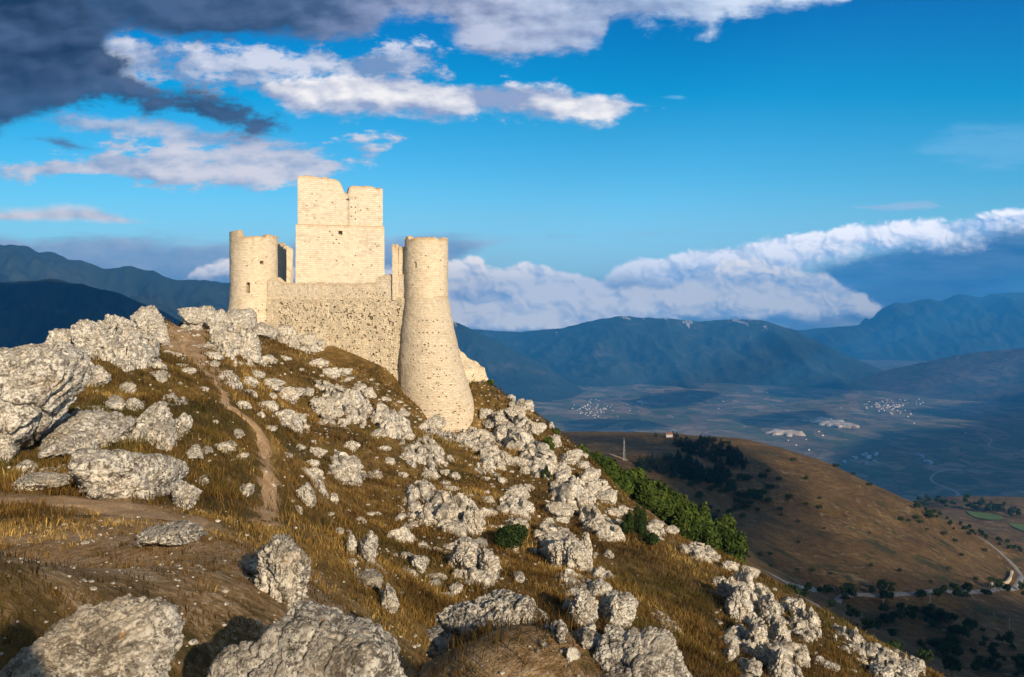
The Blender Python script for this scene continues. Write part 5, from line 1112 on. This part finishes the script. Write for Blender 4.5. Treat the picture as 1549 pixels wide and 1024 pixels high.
# thicket on the far side of the crest: each crown its own plant
TH = [(876, 708, 34, 40), (892, 722, 46, 44), (915, 728, 40, 40), (905, 742, 40, 34), (930, 742, 50, 44), (955, 752, 52, 52), (978, 762, 44, 44), (965, 780, 46, 36), (1000, 775, 46, 52), (1012, 795, 50, 44), (1032, 788, 44, 50), (1022, 812, 44, 36), (1045, 815, 50, 50), (1062, 800, 40, 44), (1070, 828, 50, 46), (1090, 832, 54, 54), (1108, 848, 40, 48), (1052, 832, 40, 30), (940, 762, 40, 30), (1085, 812, 36, 36), (1000, 745, 30, 24), (980, 735, 26, 20)]
THL = ['first bush of the thicket, nearest the castle', 'thicket bush above the smooth ridge slabs', 'thicket bush with the bare track behind it', 'low thicket bush tucked behind the ridge slabs', 'broad thicket bush behind the lower ridge slab', 'tall thicket bush behind the crest left of the juniper', 'thicket bush straight behind the juniper top', 'low thicket bush behind the rounded shrub', 'tall rounded tree in the upper middle of the thicket', 'wide bush in the middle of the thicket near the crest', 'rounded tree on the outer side of the thicket middle', 'low bush of the thicket beside the flat crest rock', 'wide tree of the thicket behind the sharp skyline rocks', 'outer tree of the lower thicket', 'leafy tree right behind the sharp skyline rocks', 'big rounded tree near the lower end of the thicket', 'last tree at the lower end of the thicket', 'small bush of the thicket left of the sharp skyline rocks', 'small bush of the thicket above the juniper', 'small outer tree above the big rounded tree of the thicket', 'loose scrub bush on the outer edge of the thicket', 'loose scrub bush between the thicket and the pine grove']
for i, ((a, b_, w, h), lb) in enumerate(zip(TH, THL)):
    Y = float(np.interp(a, [870, 950, 1050, 1110], [100, 106, 112, 112])) + (1 if i % 2 else -1) * 3; s = Y / F; x = (a - CX) * s; z = float(H(x, Y)); top = (CY - (b_ - h)) * s
    hh = max(2.0, top - z); plant('bush' if hh < 4 else 'tree', 'bush' if hh < 4 else 'tree', lb, (x, Y, z - .1), w * .62 * s, hh, 60 + i, M_leaf, 2.7 * s, 5200, 'round', 'thicket on the far side of the crest')
# ------------------------------------------------------------------ trees and scrub on the hill across the hollow
proto = {}
def hill_tree(kind, px_, py_, hpx, label, group, rs, y0=250):
    g = hit(px_, py_, y0, 2300, 500)
    if g is None: return
    s = g[1] / F; hh = hpx * s
    key = (kind, rs.randint(3))
    nm = {'pine': 'pine_tree', 'tree': 'tree', 'round': 'bush'}[kind]; cat = {'pine': 'pine', 'tree': 'tree', 'round': 'bush'}[kind]; mt = {'pine': M_pine, 'tree': M_jun, 'round': M_jun}[kind]
    if key not in proto:
        W = {'pine': .42, 'tree': .5, 'round': .85}[kind]; proto[key] = o = plant(nm, cat, label, tuple(g), W, 1.0, 200 + key[1] + 10 * len(kind), mt, .075, 520, 'round' if kind == 'round' else kind, group); o.scale = (hh,) * 3
    else: copy_plant(proto[key], tuple(g), rs.uniform(0, 6.28), (hh * rs.uniform(.85, 1.25), hh * rs.uniform(.85, 1.25), hh), label, group)
rs = np.random.RandomState(5)
GL = 'dark pine in the grove on the shaded near side of the brown hill'
def in_poly(x, y, P):
    c = False; j = len(P) - 1
    for i in range(len(P)):
        if (P[i][1] > y) != (P[j][1] > y) and x < (P[j][0] - P[i][0]) * (y - P[i][1]) / (P[j][1] - P[i][1]) + P[i][0]: c = not c
        j = i
    return c
G1 = [(1020, 672), (1070, 668), (1110, 680), (1133, 700), (1128, 710), (1100, 704), (1060, 690), (1022, 682)]
G2 = [(962, 702), (1000, 692), (1045, 690), (1060, 700), (1050, 712), (1090, 706), (1108, 722), (1090, 732), (1060, 726), (1030, 724), (1000, 716), (970, 710)]
cnt = 0
for P, k in ((G1, 85), (G2, 140)):
    xs_ = [p[0] for p in P]; ys_ = [p[1] for p in P]; m_ = 0
    while m_ < k:
        a, b_ = rs.uniform(min(xs_), max(xs_)), rs.uniform(min(ys_), max(ys_))
        if in_poly(a, b_, P): hill_tree('pine', a, b_ + 3, rs.uniform(10, 17), GL, 'pine grove on the brown hill', rs, 300); m_ += 1
for i, (a, b_, h, lb) in enumerate([(992, 661, 7, 'single small pine on the crest of the brown hill, leftmost of the crest trees'), (1010, 661, 9, 'pine on the brown hill crest left of the white hut'), (1018, 661, 10, 'pine just right of the white hut on the brown hill crest'), (1024, 662, 9, 'second pine right of the white hut on the brown hill crest'), (1038, 664, 6, 'low tree between the hut pines and the crest grove')]): hill_tree('pine', a, b_, h, lb, None, rs, 500)
for i in range(14): hill_tree('pine', 1058 + i * 1.9 + rs.uniform(-1, 1), 667 + i * .1, rs.uniform(7, 10), 'pine in the small clump on the crest of the brown hill', 'pine clump on the brown hill crest', rs, 500)
SL = 'low dark bush dotted over the shaded side of the brown hill'
for i in range(75):
    t = rs.rand(); a = rs.normal(1105, 30); b_ = rs.normal(745, 22)
    if b_ < 715: continue
    hill_tree('round', a, b_, rs.uniform(6, 12), SL, 'bushes dotted over the brown hill', rs, 300)
for i in range(26):
    a = rs.uniform(1080, 1520); lo = np.interp(a, [1080, 1200, 1400, 1530], [700, 700, 785, 880]); b_ = rs.uniform(lo + 6, 885); hill_tree('round', a, b_, rs.uniform(3.5, 8), SL, 'bushes dotted over the brown hill', rs, 300)
for a, b_ in [(1096, 671), (1102, 672), (1200, 698), (1265, 706), (1291, 716), (1316, 735), (1240, 770), (1220, 764), (1385, 786), (1392, 792), (1375, 790), (1362, 788), (1428, 810), (1445, 820), (1490, 835), (1150, 842), (1165, 840), (1500, 880), (1330, 888), (1350, 886)]: hill_tree('round', a, b_, rs.uniform(5, 9), SL, 'bushes dotted over the brown hill', rs, 300)
BL = 'dark tree in the scrubby hollow below the road'
CL = [(rs.uniform(1240, 1549), rs.uniform(925, 1020)) for _ in range(13)]
for i in range(150):
    cl = CL[i % 13]; a = cl[0] + rs.normal(0, 14); b_ = cl[1] + rs.normal(0, 6)
    if i % 5 == 0: a, b_ = rs.uniform(1215, 1549), rs.uniform(892, 906)
    if b_ > 1030: continue
    if (b_ - 905) > (a - 1180) * .7: continue
    hill_tree('tree', a, b_ + 4, rs.uniform(9, 24), BL, 'trees in the hollow below the road', rs, 250)
for i, (a, b_, w) in enumerate([(1352, 1000, 34), (1180, 912, 30), (1200, 905, 26), (1165, 905, 24), (1290, 940, 26), (1258, 925, 20), (1440, 1024, 40), (1400, 1010, 30), (1480, 1020, 30), (1410, 985, 22)]):
    hill_tree('tree', a, b_, w, ['large dark tree beyond the lower end of the crest', 'green tree behind the big lower outcrop', 'green tree above the start of the slope road', 'green bush between thicket and lower outcrop', 'tree on the bank right of the slope road', 'small tree right of the slope road where it bends', 'large dark tree at the bottom edge near the right corner', 'dark tree at the bottom edge right of the crest end', 'dark tree in the bottom right corner', 'tree beyond the slope road near the bottom edge'][i], None, rs, 140)
FL = 'dark tree of the belt along the foot of the far right hill'
for i in range(60):
    a = rs.uniform(1385, 1549); b_ = np.interp(a, [1385, 1450, 1549], [760, 758, 775]) + rs.uniform(-4, 12); hill_tree('tree', a, b_, rs.uniform(6, 12), FL, 'tree belt by the green fields at the right edge', rs, 600)
for i in range(40):
    t = rs.rand(); a = 1400 + 149 * t + rs.uniform(-4, 4); b_ = np.interp(a, [1400, 1480, 1549], [778, 812, 838]) + rs.uniform(-7, 6); hill_tree('tree', a, b_, rs.uniform(5, 10), FL, 'tree belt by the green fields at the right edge', rs, 600)
# ------------------------------------------------------------------ mast, poles, hut, villages, quarry
def plain(name, c, rough=.8):
    m, n, b, p = newmat(name); n.put(b.inputs['Base Color'], n.mix(n.noise(p, 1.0, 4, .6), tuple(q * .8 for q in c), tuple(min(1, q * 1.15) for q in c))); b.inputs['Roughness'].default_value = rough; return m
M_metal = plain('weathered galvanised metal', (.45, .43, .42)); M_wood = plain('grey pole wood', (.42, .34, .26)); M_plaster = plain('pale plaster', (.62, .58, .52)); M_roof = plain('terracotta tiles', (.30, .14, .09)); M_shed = plain('pale sheet metal', (.50, .54, .56))
def tube_mesh(pts, r, seg=6):
    V_, F_ = [], []; k = 0
    for p0, p1, ra, rb in [(a, b_, c[0], c[1]) if hasattr(c, '__len__') else (a, b_, c, c) for a, b_, c in pts]:
        p0, p1 = np.array(p0, float), np.array(p1, float); ax = (p1 - p0) / np.linalg.norm(p1 - p0); u = np.cross(ax, [.31, .2, .93]); u /= np.linalg.norm(u); w = np.cross(ax, u)
        for c, rr_ in ((p0, ra), (p1, rb)): V_ += [c + rr_ * (u * cos(q) + w * sin(q)) for q in np.linspace(0, 2 * pi, seg + 1)[:-1]]
        for j in range(seg): F_.append((k + j, k + (j + 1) % seg, k + seg + (j + 1) % seg, k + seg + j))
        k += 2 * seg
    return np.array(V_), np.array(F_)
g = hit(944, 697, 300); s = g[1] / F; h = 31 * s; mast = empty('lattice_mast', tuple(g)); tag(mast, 'thin pale lattice mast standing in the hollow beside the dirt track', 'mast')
seg = []; w = .9; N = 16
for i in range(3): a = i * 2.094; seg.append(((cos(a) * w, sin(a) * w, -1), (cos(a) * w * .3, sin(a) * w * .3, h), (.09, .06)))
for j in range(N):
    for i in range(3):
        a0, a1 = i * 2.094, (i + 1) * 2.094; t0, t1 = j / N, (j + 1) / N; w0, w1 = w * (1 - .7 * t0), w * (1 - .7 * t1); seg.append(((cos(a0) * w0, sin(a0) * w0, h * t0), (cos(a1) * w1, sin(a1) * w1, h * t1), .035))
v, f = tube_mesh(seg, 0); mesh_obj('lattice', v, f, M_metal, mast); v, f = tube_mesh([((0, 0, h), (0, 0, h * 1.12), .08), ((-.7, 0, h * .9), (.7, 0, h * .9), .12), ((0, -.6, h * .8), (0, .6, h * .8), .12)], 0); mesh_obj('aerial', v, f, M_metal, mast)
for a, b_, hp, lb in [(1336, 922, 16, 'pale utility pole in the hollow below the road, left one'), (1407, 918, 18, 'pale utility pole in the hollow below the road, middle one'), (1527, 952, 16, 'pale utility pole near the right edge of the hollow')]:
    g = hit(a, b_, 250); s = g[1] / F; h = hp * s; r = empty('utility_pole', tuple(g)); tag(r, lb, 'pole', 'utility poles in the hollow')
    v, f = tube_mesh([((0, 0, -1), (0, 0, h), (.2, .13))], 0); mesh_obj('pole', v, f, M_wood, r); v, f = tube_mesh([((-.9, 0, h * .93), (.9, 0, h * .93), .08), ((-.7, 0, h * .93), (-.7, 0, h * .97), .06), ((.7, 0, h * .93), (.7, 0, h * .97), .06)], 0); mesh_obj('crossarm', v, f, M_wood, r)
def house_parts(w, d, h, rh):
    o = .35; b_ = np.array([(-w, -d, -3), (w, -d, -3), (w, d, -3), (-w, d, -3), (-w, -d, h), (w, -d, h), (w, d, h), (-w, d, h), (-w, 0, h + rh - .15), (w, 0, h + rh - .15)])
    bf = [(0, 1, 5, 4), (2, 3, 7, 6), (1, 2, 6, 5), (3, 0, 4, 7), (5, 6, 9, 9), (7, 4, 8, 8)]
    bt = [(0, 1, 5), (0, 5, 4), (2, 3, 7), (2, 7, 6), (1, 2, 6), (1, 6, 5), (3, 0, 4), (3, 4, 7), (5, 6, 9), (7, 4, 8)]
    e = .25; r = []
    for s_ in (-1, 1):
        r += [(-w - o, s_ * (d + o), h - e), (w + o, s_ * (d + o), h - e), (w + o, 0, h + rh), (-w - o, 0, h + rh)]
    r = np.array(r); r2 = r + np.array([0, 0, .3]); rv = np.concatenate([r, r2]); rf = [(0, 1, 2, 3), (5, 4, 7, 6), (8, 11, 10, 9), (13, 14, 15, 12), (0, 8, 9, 1), (4, 5, 13, 12), (1, 9, 10, 2), (3, 11, 8, 0), (5, 6, 14, 13), (4, 12, 15, 7)]
    return b_, np.array(bt), rv, np.array(rf)
g = hit(1012, 661, 600); s = g[1] / F; r = empty('hut', tuple(g)); tag(r, 'small white hut between pines on the crest of the brown hill', 'hut'); a, b_, c, d = house_parts(3.2, 2.4, 3, 1.3); mesh_obj('wall', a, b_, M_plaster, r, smooth=False); mesh_obj('roof', c, d, M_roof, r, smooth=False)
HP = []
for i in range(6):
    rs2 = np.random.RandomState(i + 40); a, b_, c, d = house_parts(rs2.uniform(5, 10), rs2.uniform(4.5, 7), rs2.uniform(5, 10), rs2.uniform(1.5, 3)); HP.append((a, b_, c, d))
hp_obj = {}
def valley_z(x, y):
    for nm in ('valley',): pass
    return VZ + 14 * fb2(np.array([x]), np.array([y]), 1500, 4, 8)[0]
def house(px_, py_, label, group, rs, sc=1.0, mat=None, roof=None):
    Y = (CY - py_) and (VZ / ((CY - py_) / F)); x = (px_ - CX) / F * Y; z = valley_z(x, Y); i = rs.randint(6); key = (i, mat is None)
    if key not in hp_obj:
        a, b_, c, d = HP[i]; o = empty('house' if mat is None else 'industrial_shed', (x, Y, z)); mesh_obj('wall', a, b_, mat or M_plaster, o, smooth=False); mesh_obj('roof', c, d, roof or M_roof, o, smooth=False); hp_obj[key] = o
    else:
        src = hp_obj[key]; o = src.copy(); S.collection.objects.link(o); o.location = (x, Y, z)
        for ch in src.children: k = ch.copy(); S.collection.objects.link(k); k.parent = o
    o.rotation_euler.z = rs.uniform(0, 3.1); o.scale = (sc * rs.uniform(.9, 1.3), sc * rs.uniform(.9, 1.2), sc * rs.uniform(.8, 1.2)); tag(o, label, 'house' if mat is None else 'shed', group)
rs = np.random.RandomState(8)
for i in range(75):
    t = rs.rand(); house(rs.normal(897, 15), rs.normal(620, 5.5), 'pale house of the small village at the foot of the central mountains', 'houses of the village left in the valley', rs, .62)
for i in range(115): house(rs.normal(1350, 20), rs.normal(614, 4.0), 'pale house of the dense village right in the valley', 'houses of the village right in the valley', rs, .8)
for i in range(45): house(rs.uniform(850, 1540), rs.uniform(592, 700), 'pale farmhouse standing alone on the valley floor', 'scattered valley farmhouses', rs, .7)
for i in range(16): house(rs.choice([1290, 1312, 1335, 1400]) + rs.normal(0, 8), rs.choice([687, 692, 700]) + rs.normal(0, 2), 'long pale industrial shed in the shaded part of the valley', 'industrial sheds in the shaded valley', rs, 1.3, M_shed, M_shed)
def quarry_material():
    m, n, b, p = newmat('cut limestone'); n.put(b.inputs['Base Color'], n.ramp(n.noise(p, .02, 6, .65), [(.35, (.26, .19, .12)), (.5, (.52, .42, .30)), (.7, (.74, .66, .53))])); return m
M_q = quarry_material()
def quarry(pts, seed):
    c = np.mean(pts, 0); Y = VZ / ((CY - c[1]) / F); th = np.linspace(0, 2 * pi, 60, endpoint=False); R_ = np.linspace(0, 1, 14)
    wx = (max(p[0] for p in pts) - min(p[0] for p in pts)) / 2 / F * Y; y0 = VZ / ((CY - max(p[1] for p in pts)) / F); y1 = VZ / ((CY - min(p[1] for p in pts)) / F)
    T_, RR = np.meshgrid(th, R_, indexing='ij'); k = 1 + 1.2 * fb2(np.cos(T_) * 2 + seed, np.sin(T_) * 2, 1, 4, seed)
    x = (c[0] - CX) / F * Y + np.cos(T_) * RR * wx * k; y = (y0 + y1) / 2 + np.sin(T_) * RR * (y1 - y0) / 2 * k; z = VZ + 14 + 14 * fb2(x, y, 1500, 4, 8) + 8 * np.floor(3 * (1 - RR)) / 3 + 8 * fb2(x, y, 60, 3, seed); z = z - 30 * sstep(.85, 1, RR)
    I, J = np.meshgrid(np.arange(60), np.arange(13), indexing='ij'); f = np.stack([I * 14 + J, I * 14 + J + 1, (I + 1) % 60 * 14 + J + 1, (I + 1) % 60 * 14 + J], -1).reshape(-1, 4)[:, ::-1]
    tag(mesh_obj('quarry', np.stack([x, y, z], -1).reshape(-1, 3), f, M_q), kind='structure')
quarry([(1160, 660), (1212, 652)], 1); quarry([(1232, 648), (1284, 634)], 5); quarry([(963, 612), (976, 607)], 9)
# green fields at the right edge
def field(poly, mat, name):
    pts = [hit(a, b_, 700)[:2] for a, b_ in poly]; pts = polyline(pts + [pts[0]], 12)[:-1]; c = pts.mean(0); n = len(pts); R_ = np.linspace(0, 1, 12)
    x = c[0] + (pts[:, 0] - c[0])[:, None] * R_; y = c[1] + (pts[:, 1] - c[1])[:, None] * R_; z = H(x, y) + 1.0
    I, J = np.meshgrid(np.arange(n), np.arange(11), indexing='ij'); f = np.stack([I * 12 + J, I * 12 + J + 1, (I + 1) % n * 12 + J + 1, (I + 1) % n * 12 + J], -1).reshape(-1, 4)
    o = mesh_obj(name, np.stack([x, y, z], -1).reshape(-1, 3), f, mat); tag(o, kind='structure')
M_field = plain('mown green field', (.085, .13, .03))
field([(1462, 774), (1500, 776), (1530, 786), (1500, 789), (1470, 783)], M_field, 'field'); field([(1525, 792), (1560, 794), (1575, 812), (1548, 806)], M_field, 'field')
# ------------------------------------------------------------------ clouds outside the picture that shade the hill, the hollow and parts of the valley
mc = bpy.data.materials.new('cloud white'); mc.use_nodes = True; mc.node_tree.nodes['Principled BSDF'].inputs['Base Color'].default_value = (.9, .9, .9, 1); mc.node_tree.nodes['Principled BSDF'].inputs['Roughness'].default_value = 1
def shade_cloud(outline, zc, seed, thick=50):
    """a low cloud whose shadow covers the given patch of land (outline in metres)"""
    pts = np.array(outline, float); cz = pts[:, 2] if pts.shape[1] > 2 else np.zeros(len(pts)); t = (zc - cz) / SUN[2]; q = pts[:, :2] + SUN[:2] * t[:, None]
    q = polyline(np.concatenate([q, q[:1]]), np.ptp(q[:, 0]) / 60)[:-1]; c = q.mean(0); n = len(q); L = np.ptp(q[:, 0]); dirs = q - c; k = 1 + .10 * fb2(q[:, 0], q[:, 1], L / 7, 4, seed)
    R_ = np.r_[np.linspace(0, 1, 16), np.linspace(1, 0, 16)[1:]]; top = np.r_[np.ones(16), -np.ones(15)]; hh = thick * np.sqrt(np.clip(1 - R_ ** 4, 0, 1)) * top
    x = c[0] + dirs[:, :1] * k[:, None] * R_; y = c[1] + dirs[:, 1:] * k[:, None] * R_; z = zc + hh[None] * (1 + .5 * fb2(x, y, L / 6, 3, seed + 1)) 
    m_ = len(R_); I, J = np.meshgrid(np.arange(n), np.arange(m_ - 1), indexing='ij'); f = np.stack([I * m_ + J, I * m_ + J + 1, (I + 1) % n * m_ + J + 1, (I + 1) % n * m_ + J], -1).reshape(-1, 4)
    tag(mesh_obj('clouds', np.stack([x, y, z], -1).reshape(-1, 3), f, mc), kind='stuff')
def land(px_, py_, y0=200):
    g = hit(px_, py_, y0); return tuple(g)
def vland(px_, py_):
    Y = VZ / ((CY - py_) / F); return ((px_ - CX) / F * Y, Y, VZ)
shade_cloud([(-3000 - 2800, 5600, 150), (-600, 5600, 0), (-500, 4200, -300), (-900, 2600, -500), (-4500, 2600, -500), (-5800, 4000, 0)], 1500, 25, 60)  # added unseen cloud, put here to darken the west ridge
shade_cloud([land(1200, 908, 250), land(1330, 905, 250), land(1450, 902, 250), land(1560, 910, 250), (420, 250, -150), (150, 160, -100)], 1500, 26, 22)
shade_cloud([land(850, 662, 300), land(1000, 664, 300), land(1080, 667, 300), land(1140, 684, 300), land(1190, 725, 300), land(1185, 790, 300), land(1160, 860, 300), (200, 300, -110), (170, 180, -100), (150, 300, -110), (120, 420, -110)], 1500, 3, 22)
shade_cloud([vland(1240, 712), vland(1290, 672), vland(1340, 652), vland(1420, 648), vland(1500, 636), vland(1620, 610), vland(1900, 640), vland(1900, 760), (1900, 2500, VZ), (1400, 2500, VZ)], 1500, 5, 60)
shade_cloud([vland(940, 608), vland(1000, 596), vland(1060, 590), vland(1090, 596), vland(1040, 612), vland(980, 618)], 1500, 15, 60)
shade_cloud([vland(1120, 640), vland(1180, 626), vland(1240, 622), vland(1260, 630), vland(1200, 642), vland(1150, 648)], 1500, 16, 60)  # this and the next two: added unseen clouds for patchy valley shade
shade_cloud([vland(850, 640), vland(900, 634), vland(980, 636), vland(1010, 644), vland(930, 652), vland(860, 650)], 1500, 17, 60)
shade_cloud([vland(1160, 590), vland(1250, 585), vland(1290, 592), vland(1230, 602), vland(1170, 600)], 1500, 18, 60)
shade_cloud([vland(1380, 622), vland(1460, 612), vland(1549, 600), vland(1700, 596), vland(1700, 618), vland(1500, 640)], 1600, 9, 60)
# ------------------------------------------------------------------ air
def haze():
    x0, x1, y0, y1, z0, z1 = -17000, 17000, -3000, 22500, VZ - 330, 1120
    v = [(x, y, z) for z in (z0, z1) for x, y in ((x0, y0), (x1, y0), (x1, y1), (x0, y1))]
    f = [(0, 3, 2, 1), (4, 5, 6, 7), (0, 1, 5, 4), (1, 2, 6, 5), (2, 3, 7, 6), (3, 0, 4, 7)]
    m = bpy.data.materials.new('air'); m.use_nodes = True; t = m.node_tree; t.nodes.clear()
    o = t.nodes.new('ShaderNodeOutputMaterial'); p = t.nodes.new('ShaderNodeVolumePrincipled')
    p.inputs['Color'].default_value = HAZE_COL; p.inputs['Density'].default_value = HAZE_D; p.inputs['Anisotropy'].default_value = 0.0
    t.links.new(p.outputs[0], o.inputs['Volume'])
    tag(mesh_obj('haze', v, f, m, smooth=False), kind='stuff')
HAZE_D = 7.0e-5; HAZE_COL = (.045, .365, .93, 1)
haze()
